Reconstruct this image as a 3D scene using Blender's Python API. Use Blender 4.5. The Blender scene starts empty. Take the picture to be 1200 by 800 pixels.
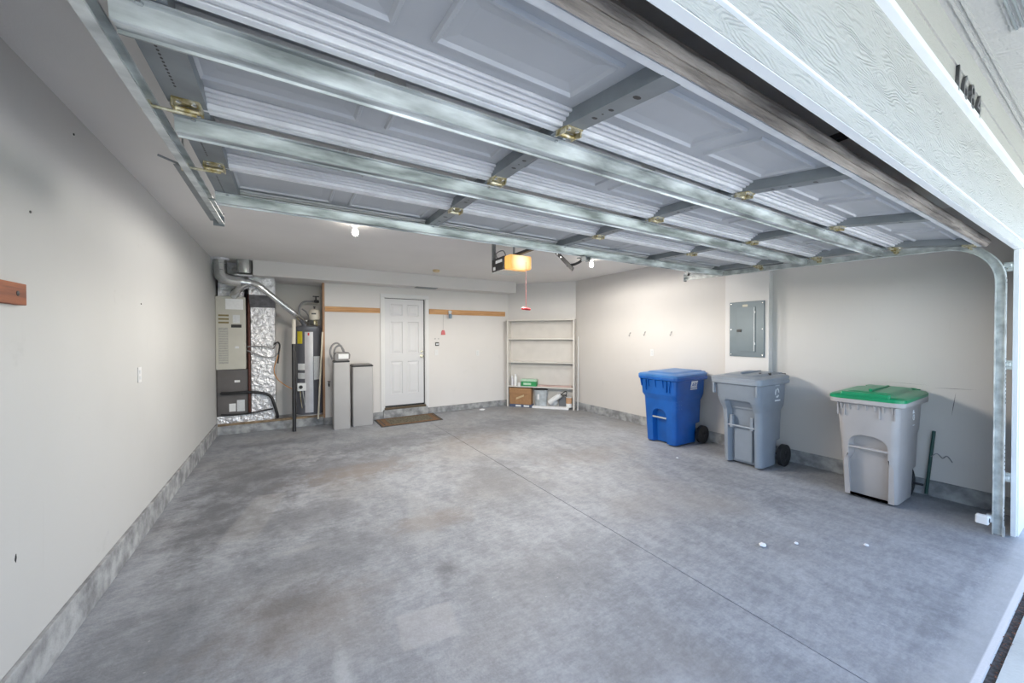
import bpy, bmesh, math, random
from mathutils import Vector, Matrix
random.seed(7)
S = bpy.context.scene
C = bpy.context.collection
PI = math.pi
R = math.radians
# ------------------------------------------------------------------ camera
cd = bpy.data.cameras.new('camera'); cam = bpy.data.objects.new('camera', cd); C.objects.link(cam)
cd.sensor_width = 36; cd.lens = 440/1200*36; cd.clip_start = 0.02
cam.matrix_world = (Matrix.Translation((0, 0, 1.5)) @ Matrix.Rotation(R(-30.8), 4, 'Z') @
                    Matrix.Rotation(R(90-.62), 4, 'X') @ Matrix.Rotation(R(-.11), 4, 'Z'))
S.camera = cam
# ------------------------------------------------------------------ world, sun, exposure
w = bpy.data.worlds.new('sky'); S.world = w; w.use_nodes = True
wn = w.node_tree; bg = wn.nodes['Background']
sky = wn.nodes.new('ShaderNodeTexSky'); sky.sky_type = 'NISHITA'; sky.sun_disc = False
sky.sun_elevation = R(59); sky.sun_rotation = R(50); sky.air_density = 1.0; sky.dust_density = 2.5; sky.ozone_density = 1.0
wn.links.new(sky.outputs[0], bg.inputs[0]); bg.inputs[1].default_value = 0.23
sl = bpy.data.lights.new('sun', 'SUN'); sl.energy = 3.8; sl.angle = R(.6); sl.color = (1, .96, .9)
so = bpy.data.objects.new('sun', sl); C.objects.link(so); so.location = (3, 6, 12)
# sun stands behind the house, so the driveway beyond the eave's shadow is sunlit
so.rotation_euler = Vector((-.45, -.38, -1)).to_track_quat('-Z', 'Y').to_euler()
S.view_settings.view_transform = 'Standard'; S.view_settings.look = 'None'
S.view_settings.gamma = 1; S.view_settings.use_curve_mapping = False
S.view_settings.exposure = 2.02
BULB_W = 22; OPENER_W = 52

# ------------------------------------------------------------------ materials
MATS = {}
def nodes_of(m): return m.node_tree.nodes, m.node_tree.links
def mat(name, col, rough=.6, metal=0, var=.06, scale=8, bump=0, bscale=40, spec=.5, col2=None, bdist=.01, emit=None, stretch=None, trans=0, detail=4):
    if name in MATS: return MATS[name]
    m = bpy.data.materials.new(name); m.use_nodes = True; n, l = nodes_of(m)
    b = n['Principled BSDF']
    b.inputs['Roughness'].default_value = rough; b.inputs['Metallic'].default_value = metal
    b.inputs['Specular IOR Level'].default_value = spec
    tc = n.new('ShaderNodeTexCoord'); mp = n.new('ShaderNodeMapping'); l.new(tc.outputs['Object'], mp.inputs[0])
    if stretch: mp.inputs['Scale'].default_value = stretch
    nz = n.new('ShaderNodeTexNoise'); nz.inputs['Scale'].default_value = scale; nz.inputs['Detail'].default_value = detail
    l.new(mp.outputs[0], nz.inputs['Vector'])
    rp = n.new('ShaderNodeValToRGB')
    a = [max(0, c*(1-var)) for c in col]; c2 = col2 or [min(1, c*(1+var)) for c in col]
    rp.color_ramp.elements[0].position = .35; rp.color_ramp.elements[1].position = .65
    rp.color_ramp.elements[0].color = (*a, 1); rp.color_ramp.elements[1].color = (*c2, 1)
    l.new(nz.outputs['Fac'], rp.inputs[0]); l.new(rp.outputs[0], b.inputs['Base Color'])
    if bump:
        bz = n.new('ShaderNodeTexNoise'); bz.inputs['Scale'].default_value = bscale; bz.inputs['Detail'].default_value = 3
        l.new(mp.outputs[0], bz.inputs['Vector'])
        bp = n.new('ShaderNodeBump'); bp.inputs['Strength'].default_value = bump; bp.inputs['Distance'].default_value = bdist
        l.new(bz.outputs['Fac'], bp.inputs['Height']); l.new(bp.outputs[0], b.inputs['Normal'])
    if emit:
        b.inputs['Emission Color'].default_value = (*emit[0], 1); b.inputs['Emission Strength'].default_value = emit[1]
    if trans: b.inputs['Transmission Weight'].default_value = trans
    MATS[name] = m; return m

def math_node(n, l, op, a, b=None):
    x = n.new('ShaderNodeMath'); x.operation = op
    for i, v in enumerate((a, b)):
        if v is None: continue
        if isinstance(v, (int, float)): x.inputs[i].default_value = v
        else: l.new(v, x.inputs[i])
    return x.outputs[0]
def mix(n, l, fac, a, b):
    x = n.new('ShaderNodeMix'); x.data_type = 'RGBA'
    for s, v in ((0, fac), (6, a), (7, b)):
        if isinstance(v, (int, float)): x.inputs[s].default_value = v
        elif isinstance(v, tuple): x.inputs[s].default_value = (*v, 1)
        else: l.new(v, x.inputs[s])
    return x.outputs[2]
def noise(n, l, vec, scale, detail=5, rough=.55, lo=.4, hi=.6, dist=0):
    z = n.new('ShaderNodeTexNoise'); z.inputs['Scale'].default_value = scale; z.inputs['Detail'].default_value = detail
    z.inputs['Roughness'].default_value = rough; z.inputs['Distortion'].default_value = dist
    l.new(vec, z.inputs['Vector'])
    mr = n.new('ShaderNodeMapRange'); mr.interpolation_type = 'SMOOTHSTEP'
    mr.inputs[1].default_value = lo; mr.inputs[2].default_value = hi
    l.new(z.outputs['Fac'], mr.inputs[0]); return mr.outputs[0]

def concrete_floor():
    m = bpy.data.materials.new('worn_concrete'); m.use_nodes = True; n, l = nodes_of(m); b = n['Principled BSDF']
    tc = n.new('ShaderNodeTexCoord'); V = tc.outputs['Object']
    sep = n.new('ShaderNodeSeparateXYZ'); l.new(V, sep.inputs[0]); X, Y = sep.outputs[0], sep.outputs[1]
    mp = n.new('ShaderNodeMapping'); mp.inputs['Scale'].default_value = (1, .55, 1); mp.inputs['Rotation'].default_value = (0, 0, .5)
    l.new(V, mp.inputs[0]); W = mp.outputs[0]
    big = noise(n, l, W, 1.1, 9, .68, .34, .66, .15)
    med = noise(n, l, W, 5.5, 9, .78, .36, .64, .1)
    fine = noise(n, l, V, 60, 4, .7, .3, .7)
    c = mix(n, l, big, (.23, .25, .28), (.39, .41, .445))
    c2 = mix(n, l, med, (.19, .20, .225), (.44, .455, .49))
    c = mix(n, l, .5, c, c2)
    W2m = n.new('ShaderNodeMapping'); W2m.inputs['Scale'].default_value = (.6, 1.5, 1); W2m.inputs['Rotation'].default_value = (0, 0, -.35); l.new(V, W2m.inputs[0])
    fm = noise(n, l, W2m.outputs[0], 17, 6, .8, .38, .62)
    c = mix(n, l, .22, c, mix(n, l, fm, (.15, .155, .17), (.50, .51, .54)))
    warm = noise(n, l, V, .7, 3, .5, .45, .7)
    c = mix(n, l, math_node(n, l, 'MULTIPLY', warm, .45), c, (.285, .262, .24))
    c = mix(n, l, math_node(n, l, 'MULTIPLY', fine, .2), c, (.12, .125, .14))
    # rectangular scars where things once stood, round oil stains, scuffed wet-looking area
    def box(cx, cy, hx, hy, soft=.02, rot=0.0):
        dx = math_node(n, l, 'SUBTRACT', X, cx); dy = math_node(n, l, 'SUBTRACT', Y, cy)
        if rot:
            cr, sr = math.cos(rot), math.sin(rot)
            dx, dy = (math_node(n, l, 'ADD', math_node(n, l, 'MULTIPLY', dx, cr), math_node(n, l, 'MULTIPLY', dy, sr)),
                      math_node(n, l, 'SUBTRACT', math_node(n, l, 'MULTIPLY', dy, cr), math_node(n, l, 'MULTIPLY', dx, sr)))
        o = []
        for d, h in ((dx, hx), (dy, hy)):
            a = math_node(n, l, 'ABSOLUTE', d)
            mr = n.new('ShaderNodeMapRange'); mr.interpolation_type = 'SMOOTHSTEP'
            mr.inputs[1].default_value = h+soft; mr.inputs[2].default_value = h-soft; l.new(a, mr.inputs[0]); o.append(mr.outputs[0])
        return math_node(n, l, 'MULTIPLY', o[0], o[1])
    def spot(cx, cy, r, sx=1, sy=1):
        dx = math_node(n, l, 'MULTIPLY', math_node(n, l, 'SUBTRACT', X, cx), 1/sx)
        dy = math_node(n, l, 'MULTIPLY', math_node(n, l, 'SUBTRACT', Y, cy), 1/sy)
        d = math_node(n, l, 'SQRT', math_node(n, l, 'ADD', math_node(n, l, 'POWER', dx, 2), math_node(n, l, 'POWER', dy, 2)))
        wob = noise(n, l, V, 4, 7, .75, .25, .75)
        d = math_node(n, l, 'ADD', d, math_node(n, l, 'MULTIPLY', wob, r*1.1))
        mr = n.new('ShaderNodeMapRange'); mr.interpolation_type = 'SMOOTHSTEP'
        mr.inputs[1].default_value = r*1.9; mr.inputs[2].default_value = r*.55; l.new(d, mr.inputs[0]); return mr.outputs[0]
    def put(mask, amt, col):
        nonlocal c
        c = mix(n, l, math_node(n, l, 'MULTIPLY', mask, amt), c, col)
    dk = (.105, .108, .12); lt = (.42, .42, .425)
    for cx, cy, rr_, am, sx, sy in ((-.35, 4.8, .75, .75, .8, 1.7), (.45, 4.75, .7, .6, 1.5, .8), (.05, 3.6, .5, .5, 1.5, .7), (-.55, 3.9, .35, .75, .8, 1.8), (3.0, 5.5, .9, .55, 1.5, .7),
                                  (.02, 2.41, .22, .8, 1, 1), (.86, 2.3, .11, .7, 1, 1), (1.9, 3.4, .6, .4, 1, 1.3), (-.55, 2.3, .6, .55, .6, 1.5), (1.3, 5.5, .7, .6, 1.7, .6), (-.1, 6.3, .5, .5, 1.6, .5),
                                  (2.7, 3.9, .7, .35, 1.5, .6), (.3, 2.9, .5, .4, 1.5, .7), (3.9, 2.3, .5, .3, 1, 1.4), (1.4, 1.9, .5, .35, 1.4, .7)):
        put(spot(cx, cy, rr_, sx, sy), am, dk)
    bm_ = (.24, .20, .17)
    for cx, cy, rr_, am in ((.7, 4.5, .4, .6), (1.0, 3.0, .25, .5), (.05, 2.3, .35, .35), (2.4, 5.0, .5, .4), (3.3, 3.6, .5, .3)): put(spot(cx, cy, rr_, 1.5, .8), am, bm_)
    put(box(-.24, 3.84, .125, .44, .02, -.22), .32, (.34, .335, .33)); put(box(.95, 3.1, .11, .5, .05, -.22), .22, lt)
    put(box(.615, 1.9, .145, .125, .014, -.12), .38, (.46, .44, .44))
    put(spot(.2, 1.75, .14, .35, 1.6), .6, (.55, .56, .58)); put(spot(.05, 3.05, .1, 1.6, .5), .4, lt)
    put(spot(1.4, .95, .2, 1, .8), .5, (.5, .51, .54)); 
    # dark wear band where the door meets the slab
    a = math_node(n, l, 'ABSOLUTE', math_node(n, l, 'SUBTRACT', Y, .555))
    mr = n.new('ShaderNodeMapRange'); mr.interpolation_type = 'SMOOTHSTEP'; mr.inputs[1].default_value = .035; mr.inputs[2].default_value = .01; l.new(a, mr.inputs[0])
    put(math_node(n, l, 'MULTIPLY', mr.outputs[0], noise(n, l, V, 7, 5, .7, .35, .65)), .5, (.18, .19, .21))
    # paler strip outside the door line
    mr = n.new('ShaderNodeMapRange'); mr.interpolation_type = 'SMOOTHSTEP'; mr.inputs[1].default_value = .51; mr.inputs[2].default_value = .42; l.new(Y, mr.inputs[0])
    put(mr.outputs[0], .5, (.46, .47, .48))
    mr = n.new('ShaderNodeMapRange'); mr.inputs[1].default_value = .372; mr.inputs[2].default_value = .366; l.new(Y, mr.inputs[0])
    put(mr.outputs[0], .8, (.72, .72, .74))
    # sparse white specks
    vo = n.new('ShaderNodeTexVoronoi'); vo.inputs['Scale'].default_value = 9; l.new(V, vo.inputs['Vector'])
    mr = n.new('ShaderNodeMapRange'); mr.inputs[1].default_value = .05; mr.inputs[2].default_value = .035; l.new(vo.outputs['Distance'], mr.inputs[0])
    put(mr.outputs[0], .4, (.55, .55, .56))
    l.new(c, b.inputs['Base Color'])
    b.inputs['Roughness'].default_value = .48; b.inputs['Specular IOR Level'].default_value = .4
    bp = n.new('ShaderNodeBump'); bp.inputs['Strength'].default_value = .25; bp.inputs['Distance'].default_value = .004
    l.new(fine, bp.inputs['Height']); l.new(bp.outputs[0], b.inputs['Normal'])
    return m

def wall_paint(name, base, stain):
    m = bpy.data.materials.new(name); m.use_nodes = True; n, l = nodes_of(m); b = n['Principled BSDF']
    tc = n.new('ShaderNodeTexCoord'); V = tc.outputs['Object']
    big = noise(n, l, V, .9, 4, .5, .3, .7); patch = noise(n, l, V, 3, 6, .7, .62, .72); c = mix(n, l, big, base, tuple(x*1.05 for x in base))
    c = mix(n, l, math_node(n, l, 'MULTIPLY', patch, .35), c, stain)
    mp = n.new('ShaderNodeMapping'); mp.inputs['Scale'].default_value = (9, 9, .6); l.new(V, mp.inputs[0])
    run = noise(n, l, mp.outputs[0], 2.5, 4, .6, .6, .8)
    c = mix(n, l, math_node(n, l, 'MULTIPLY', run, .18), c, stain)
    l.new(c, b.inputs['Base Color']); b.inputs['Roughness'].default_value = .7; b.inputs['Specular IOR Level'].default_value = .3
    bz = n.new('ShaderNodeTexNoise'); bz.inputs['Scale'].default_value = 90; l.new(V, bz.inputs['Vector'])
    bp = n.new('ShaderNodeBump'); bp.inputs['Strength'].default_value = .1; bp.inputs['Distance'].default_value = .004
    l.new(bz.outputs['Fac'], bp.inputs['Height']); l.new(bp.outputs[0], b.inputs['Normal'])
    return m

def woodgrain_paint(name, col, strength=.5):
    m = bpy.data.materials.new(name); m.use_nodes = True; n, l = nodes_of(m); b = n['Principled BSDF']
    tc = n.new('ShaderNodeTexCoord'); mp = n.new('ShaderNodeMapping'); mp.inputs['Scale'].default_value = (1.6, 1, 5.5)
    l.new(tc.outputs['Object'], mp.inputs[0])
    nz = n.new('ShaderNodeTexNoise'); nz.inputs['Scale'].default_value = 1.3; nz.inputs['Detail'].default_value = 2.5; nz.inputs['Roughness'].default_value = .45
    l.new(mp.outputs[0], nz.inputs['Vector'])
    s = math_node(n, l, 'SINE', math_node(n, l, 'MULTIPLY', nz.outputs['Fac'], 190))
    fz = n.new('ShaderNodeTexNoise'); fz.inputs['Scale'].default_value = 120; fz.inputs['Detail'].default_value = 3
    mp2 = n.new('ShaderNodeMapping'); mp2.inputs['Scale'].default_value = (.35, 1, 2); l.new(tc.outputs['Object'], mp2.inputs[0]); l.new(mp2.outputs[0], fz.inputs['Vector'])
    brk = noise(n, l, mp.outputs[0], 5, 3, .6, .35, .65)
    h = math_node(n, l, 'ADD', math_node(n, l, 'MULTIPLY', math_node(n, l, 'MULTIPLY', s, brk), .8), math_node(n, l, 'MULTIPLY', fz.outputs['Fac'], 1.4))
    bp = n.new('ShaderNodeBump'); bp.inputs['Strength'].default_value = strength; bp.inputs['Distance'].default_value = .0035
    l.new(h, bp.inputs['Height']); l.new(bp.outputs[0], b.inputs['Normal'])
    b.inputs['Base Color'].default_value = (*col, 1); b.inputs['Roughness'].default_value = .55
    return m

def wood(name, c1, c2, axis=0, scale=3):
    st = [14, 14, 14]; st[axis] = 1
    return mat(name, c1, .6, 0, .1, scale, .15, 20, col2=c2, stretch=tuple(st), detail=6)

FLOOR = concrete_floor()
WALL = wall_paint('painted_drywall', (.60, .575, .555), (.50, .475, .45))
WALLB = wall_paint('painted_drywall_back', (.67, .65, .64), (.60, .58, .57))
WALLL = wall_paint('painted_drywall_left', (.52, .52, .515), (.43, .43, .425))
CEIL = mat('ceiling_paint', (.74, .72, .70), .8, 0, .03, 1.2, .08, 120)
CURB = mat('curb_concrete', (.22, .225, .235), .8, 0, .1, 9, .5, 60, col2=(.42, .43, .44), detail=10)
DRIVE = mat('driveway_concrete', (.52, .54, .53), .8, 0, .1, 2.5, .3, 70, detail=8)
WHITE = mat('white_trim_paint', (.70, .70, .705), .45, 0, .02, 3)
DOORW = mat('white_door_paint', (.65, .65, .67), .4, 0, .015, 3)
BOARDW = woodgrain_paint('embossed_board_paint', (.40, .393, .388), .75)
BOARDC = woodgrain_paint('cream_siding_paint', (.42, .405, .385), .45)
EDGE = mat('white_jamb_lit_edge', (.80, .81, .82), .4, 0, .02, 3)  # jamb white; on board edges the caught light is put into this colour
SKIN = mat('door_backing_steel', (.47, .475, .485), .5, .0, .06, 2.5, .05, 60)
STEPM = mat('stepped_rail_steel', (.57, .57, .58), .4, .0, .06, 5, detail=6)
RAILW = mat('meeting_rail_white', (.74, .74, .74), .4, .0, .08, 12, detail=6)
GALV = mat('galvanised_steel', (.50, .53, .53), .38, .3, .2, 11, .05, 30, col2=(.74, .77, .76), stretch=(.6, 1, 1), detail=8)
STRUTM = mat('mottled_zinc', (.24, .26, .25), .4, .2, .1, 7, .05, 30, col2=(.78, .81, .80), stretch=(.5, 2.2, 2.2), detail=9)
GALVD = mat('galvanised_stile', (.27, .29, .30), .5, .5, .12, 6, .05, 40)
GALVL = mat('bright_zinc', (.62, .65, .65), .32, .7, .1, 14)
BRASS = mat('yellow_zinc', (.55, .43, .16), .4, .7, .35, 40, col2=(.75, .7, .55))
BOLT = mat('bolt_steel', (.7, .71, .72), .25, .9, .1, 30)
DARK = mat('dark_metal', (.035, .035, .038), .45, .4, .2, 20)
RUBBER = mat('weathered_rubber', (.12, .10, .085), .8, 0, .3, 3, .6, 30, col2=(.46, .40, .34), stretch=(.6, 9, 9), detail=8)
BLACK = mat('black_plastic', (.018, .018, .02), .4, 0, .1, 20)
TYRE = mat('wheel_rubber', (.02, .02, .022), .6, 0, .1, 20)
FOIL = mat('foil_insulation', (.80, .80, .83), .34, .55, .1, 14, 1.0, 16, detail=6, bdist=.05)
FOILD = mat('foil_shaded', (.25, .25, .27), .35, .7, .2, 14, .8, 20)  # dark foil; shade under the duct head is put into the colour
DUCT = mat('round_duct_steel', (.62, .63, .64), .22, .9, .12, 6)
BEIGE = mat('furnace_enamel', (.50, .49, .44), .45, 0, .03, 6)
BEIGED = mat('furnace_grille', (.36, .36, .34), .5, 0, .1, 60)
SLOT = mat('louvre_slot', (.20, .16, .07), .5, 0, .1, 20)
FURND = mat('furnace_lower_enamel', (.125, .115, .115), .45, .2, .08, 6)
LABEL = mat('label_white', (.78, .79, .8), .5, 0, .03, 30)
LABELG = mat('label_pale_grey', (.62, .64, .66), .5, 0, .06, 60)
HEATG = mat('heater_grey_enamel', (.15, .155, .18), .25, .2, .05, 4)
SILVER = mat('heater_pale_band', (.60, .59, .62), .35, .2, .05, 8)
YELLOW = mat('energy_label_yellow', (.75, .62, .03), .5, 0, .03, 10)
RED = mat('red_plastic', (.62, .035, .05), .4, 0, .05, 10)
REDT = mat('red_tag', (.62, .16, .17), .6, 0, .05, 10)
COPPER = mat('brown_line', (.085, .028, .02), .45, .3, .2, 20)
ORANGE = mat('orange_wire', (.55, .24, .05), .5, 0, .1, 20)
GREYW = mat('grey_cable', (.25, .25, .26), .5, 0, .1, 20)
YWOOD = wood('pine_ledger', (.50, .25, .10), (.64, .36, .16), 0)
ENDW = wood('raw_stud_edge', (.34, .19, .11), (.45, .27, .16), 2)
REDWOOD = wood('stained_wood_block', (.19, .045, .012), (.34, .095, .028), 1)
SUBW = mat('platform_edge_wood', (.26, .19, .12), .8, 0, .3, 12, .4, 30)
SOFT = mat('softener_cabinet', (.40, .39, .39), .45, 0, .02, 4)
SOFTC = mat('grey_valve_head', (.22, .21, .21), .45, 0, .05, 8)
CREAM = mat('cream_plastic', (.66, .62, .54), .45, 0, .04, 8)
PALE = mat('pale_stick', (.72, .66, .54), .5, 0, .05, 8)
MATB = mat('mat_border', (.20, .11, .055), .95, 0, .3, 60, .6, 200)
MATF = mat('mat_field', (.155, .135, .095), .95, 0, .45, 45, .8, 160, detail=6)
MATD = mat('mat_edge', (.07, .065, .06), .95, 0, .2, 60)
PANEL = mat('panel_grey_enamel', (.135, .175, .20), .4, .1, .04, 5)
BLUE = mat('blue_bin_plastic', (.006, .09, .36), .33, 0, .1, 5, .06, 150)
BLUEL = mat('blue_lid_plastic', (.04, .16, .42), .33, 0, .1, 5, .06, 150)
GREY = mat('grey_bin_plastic', (.24, .27, .315), .38, 0, .06, 4, .06, 150)
TAUPE = mat('taupe_bin_plastic', (.40, .375, .37), .4, 0, .05, 4, .06, 150)
GREEN = mat('green_lid_plastic', (.004, .25, .105), .3, 0, .1, 6, .05, 120)
CARD = mat('cardboard', (.36, .20, .10), .85, 0, .08, 20, .1, 60)
TAPE = mat('packing_tape', (.55, .42, .25), .3, 0, .05, 20)
BUCKET = mat('galvanised_bucket', (.48, .52, .55), .5, .2, .15, 12)
PAPER = mat('white_paper', (.82, .82, .84), .7, 0, .04, 20)
GBOX = mat('green_carton', (.03, .30, .10), .5, 0, .1, 20)
GBOXL = mat('pale_green_print', (.45, .65, .5), .5, 0, .1, 20)
SHELF = mat('shelf_paint', (.66, .635, .60), .5, 0, .03, 6)
SHELFD = mat('shelf_back', (.60, .575, .55), .6, 0, .03, 6)
LENS = mat('lamp_lens', (.5, .3, .1), .4, 0, .02, 8, emit=((1, .60, .17), .27))
GLOW = mat('bulb_glass', (1, .95, .85), .3, 0, .01, 8, emit=((1, .93, .82), 9))
DETM = mat('detector_plastic', (.62, .48, .28), .5, 0, .05, 8)
BRONZE = mat('bronze_hardware', (.12, .09, .06), .35, .7, .1, 10)
SILVERK = mat('knob_nickel', (.6, .56, .45), .25, .9, .05, 10)
NUM = mat('numeral_metal', (.13, .13, .14), .35, .6, .1, 20)
DEBRIS = mat('leaf_litter', (.05, .03, .02), .9, 0, .5, 60, .5, 80, col2=(.28, .12, .07))
GRASS = mat('lawn', (.09, .16, .05), .9, 0, .3, 8, .5, 60)
SCUFF = mat('wall_scuff', (.16, .15, .15), .8, 0, .2, 20)

n_, l_ = nodes_of(LENS)   # the lamp behind the lens makes its middle the brightest
tc_ = n_.new('ShaderNodeTexCoord'); mp_ = n_.new('ShaderNodeMapping'); mp_.inputs['Location'].default_value = (0, 2.1, -.55); mp_.inputs['Scale'].default_value = (7, 7, 6.3)
g_ = n_.new('ShaderNodeTexGradient'); g_.gradient_type = 'SPHERICAL'; r_ = n_.new('ShaderNodeValToRGB')
r_.color_ramp.elements[0].color = (.26, .12, .025, 1); r_.color_ramp.elements[1].color = (.5, .42, .26, 1); r_.color_ramp.elements[1].position = .75
l_.new(tc_.outputs['Object'], mp_.inputs[0]); l_.new(mp_.outputs[0], g_.inputs[0]); l_.new(g_.outputs['Fac'], r_.inputs[0]); l_.new(r_.outputs[0], n_['Principled BSDF'].inputs['Emission Color'])
n_['Principled BSDF'].inputs['Emission Strength'].default_value = .8
# ------------------------------------------------------------------ mesh builder
class MB:
    def __init__(s): s.v = []; s.f = []; s.sm = False
    def add(s, vs, fs):
        o = len(s.v); s.v += [tuple(p) for p in vs]; s.f += [[i+o for i in f] for f in fs]; return s
    def box(s, x0, x1, y0, y1, z0, z1):
        return s.add([(x, y, z) for x in (x0, x1) for y in (y0, y1) for z in (z0, z1)],
                     [[0, 1, 3, 2], [4, 6, 7, 5], [0, 4, 5, 1], [2, 3, 7, 6], [0, 2, 6, 4], [1, 5, 7, 3]])
    def ring(s, rings, closed=False, cap=True):
        n = len(rings[0]); vs = [p for r in rings for p in r]; fs = []; m = len(rings)
        for k in range(m if closed else m-1):
            a = k*n; b = ((k+1) % m)*n
            for i in range(n):
                j = (i+1) % n; fs.append([a+i, a+j, b+j, b+i])
        if cap and not closed: fs += [list(range(n))[::-1], [(m-1)*n+i for i in range(n)]]
        return s.add(vs, fs)
    def tube(s, pts, r, n=10, cap=True):
        pts = [Vector(p) for p in pts]; rs = r if isinstance(r, (list, tuple)) else [r]*len(pts); out = []; prev = None
        for i, p in enumerate(pts):
            d = (pts[min(i+1, len(pts)-1)] - pts[max(i-1, 0)]).normalized()
            if prev is None:
                u = d.orthogonal().normalized()
            else: u = (prev - d*prev.dot(d)).normalized()
            prev = u; v = d.cross(u)
            out.append([p + rs[i]*(u*math.cos(2*PI*k/n)+v*math.sin(2*PI*k/n)) for k in range(n)])
        return s.ring(out, cap=cap)
    def lathe(s, c, prof, n=24, axis='z'):
        rings = []
        for r, h in prof:
            rr = []
            for k in range(n):
                a = 2*PI*k/n; p = (r*math.cos(a), r*math.sin(a), h)
                if axis == 'x': p = (p[2], p[0], p[1])
                if axis == 'y': p = (p[1], p[2], p[0])
                rr.append((c[0]+p[0], c[1]+p[1], c[2]+p[2]))
            rings.append(rr)
        return s.ring(rings)
    def prism(s, poly, a0, a1, axis='y'):
        def q(u, v, a): return {'y': (u, a, v), 'x': (a, u, v), 'z': (u, v, a)}[axis]
        return s.ring([[q(u, v, a0) for u, v in poly], [q(u, v, a1) for u, v in poly]])
    def build(s, name, m, parent=None, off=(0, 0, 0), bevel=0, smooth=False, seg=2):
        me = bpy.data.meshes.new(name)
        me.from_pydata([(x-off[0], y-off[1], z-off[2]) for x, y, z in s.v], [], s.f)
        bm = bmesh.new(); bm.from_mesh(me); bmesh.ops.recalc_face_normals(bm, faces=bm.faces); bm.to_mesh(me); bm.free()
        if isinstance(m, (list, tuple)):
            for q in m: me.materials.append(q)
        else: me.materials.append(m)
        if smooth:
            me.polygons.foreach_set('use_smooth', [True]*len(me.polygons))
            try: me.set_sharp_from_angle(angle=R(40))
            except Exception: pass
        me.update()
        o = bpy.data.objects.new(name, me); C.objects.link(o)
        if parent: o.parent = parent
        if bevel:
            b = o.modifiers.new('bevel', 'BEVEL'); b.width = bevel; b.segments = seg; b.limit_method = 'ANGLE'; b.angle_limit = R(40)
        return o

def tag(o, label, cat, group=None):
    o['label'] = label; o['category'] = cat
    if group: o['group'] = group
    return o
class Thing:
    """an Empty at the thing's base; parts are given in world coordinates unless local=True"""
    def __init__(s, name, label=None, cat=None, loc=(0, 0, 0), rz=0, group=None, local=False, kind=None):
        s.o = bpy.data.objects.new(name, None); C.objects.link(s.o); s.o.location = loc; s.o.rotation_euler = (0, 0, rz)
        s.off = (0, 0, 0) if local else loc; s.o.empty_display_size = .05
        if kind: s.o['kind'] = kind
        if label: tag(s.o, label, cat, group)
    def part(s, name, mb, m, parent=None, **k):
        return mb.build(name, m, parent or s.o, s.off, **k)
def solo(name, mb, m, label, cat, group=None, **k):
    xs = [p[0] for p in mb.v]; ys = [p[1] for p in mb.v]; z = min(p[2] for p in mb.v)
    off = ((min(xs)+max(xs))/2, (min(ys)+max(ys))/2, z)
    o = mb.build(name, m, None, off, **k); o.location = off; return tag(o, label, cat, group)
def struct(name, mb, m, parent=None, **k):
    o = mb.build(name, m, parent, **k); o['kind'] = 'structure'; return o
def dup(root, loc, rz=None, label=None):
    r = root.copy(); C.objects.link(r); r.location = loc
    if rz is not None: r.rotation_euler = (0, 0, rz)
    if label: r['label'] = label
    for ch in list(root.children):
        c = ch.copy(); C.objects.link(c); c.parent = r
        for g in list(ch.children):
            d = g.copy(); C.objects.link(d); d.parent = c
    return r
def curve(pts, n=8):
    """Catmull-Rom through pts"""
    P = [Vector(p) for p in pts]; P = [2*P[0]-P[1]] + P + [2*P[-1]-P[-2]]; out = []
    for i in range(1, len(P)-2):
        for k in range(n):
            t = k/n
            out.append(.5*((2*P[i]) + (P[i+1]-P[i-1])*t + (2*P[i-1]-5*P[i]+4*P[i+1]-P[i+2])*t*t + (3*P[i]-P[i-1]-3*P[i+1]+P[i+2])*t**3))
    return out + [P[-2]]
def text_mesh(txt, size, depth, name):
    cu = bpy.data.curves.new(name, 'FONT'); cu.body = txt; cu.size = size; cu.extrude = depth; cu.offset = 0
    cu.resolution_u = 3
    o = bpy.data.objects.new(name, cu); C.objects.link(o)
    bpy.context.view_layer.update()
    me = bpy.data.meshes.new_from_object(o.evaluated_get(bpy.context.evaluated_depsgraph_get()))
    bpy.data.objects.remove(o); return me

# ------------------------------------------------------------------ the setting
XL, XR, ZC, YB, YF = -.96, 5.2, 2.68, 7.24, .50
YN = 7.80                                     # back of the utility niche
# floor with a sawn control joint
b = MB()
b.box(XL-.3, 2.147, .345, 8.4, -.12, 0); b.box(2.153, XR+.3, .345, 8.4, -.12, 0)
b.box(2.147, 2.153, .345, 8.4, -.12, -.012)
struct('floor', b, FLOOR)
struct('driveway', MB().box(-8, 12, -9, .315, -.2, -.012), DRIVE)
struct('lawn', MB().box(-60, 60, -60, 30, -.4, -.21), GRASS)
# joint litter between slab and driveway
b = MB(); b.box(-2, 7, .315, .345, -.12, -.02)
struct('trim_1', b, mat('joint_filler', (.07, .06, .055), .9, 0, .5, 60, .4, 60))
b = MB()
for i in range(420):
    x = random.uniform(1.6, 4.9); y = random.uniform(.314, .347); s = random.uniform(.003, .009); z = random.uniform(-.018, -.006); a = random.uniform(0, 6.3)
    dx, dy = s*math.cos(a), s*math.sin(a)
    b.add([(x-dx, y-dy, z), (x+dy*.5, y-dx*.5, z+.002), (x+dx, y+dy, z+.003), (x-dy*.5, y+dx*.5, z+.001)], [[0, 1, 2, 3]])
o = solo('leaf_litter', b, DEBRIS, 'dry reddish leaf litter caught in the joint before the driveway', 'litter'); o['kind'] = 'stuff'
# walls
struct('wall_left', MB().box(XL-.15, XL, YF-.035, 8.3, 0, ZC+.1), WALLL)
struct('wall_right', MB().box(XR, XR+.15, YF-.035, 6.3, 0, ZC+.1), WALL)
struct('wall_chase', MB().box(5.10, XR, 2.36, 2.90, 0, ZC), WALLB, bevel=.004)
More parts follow.
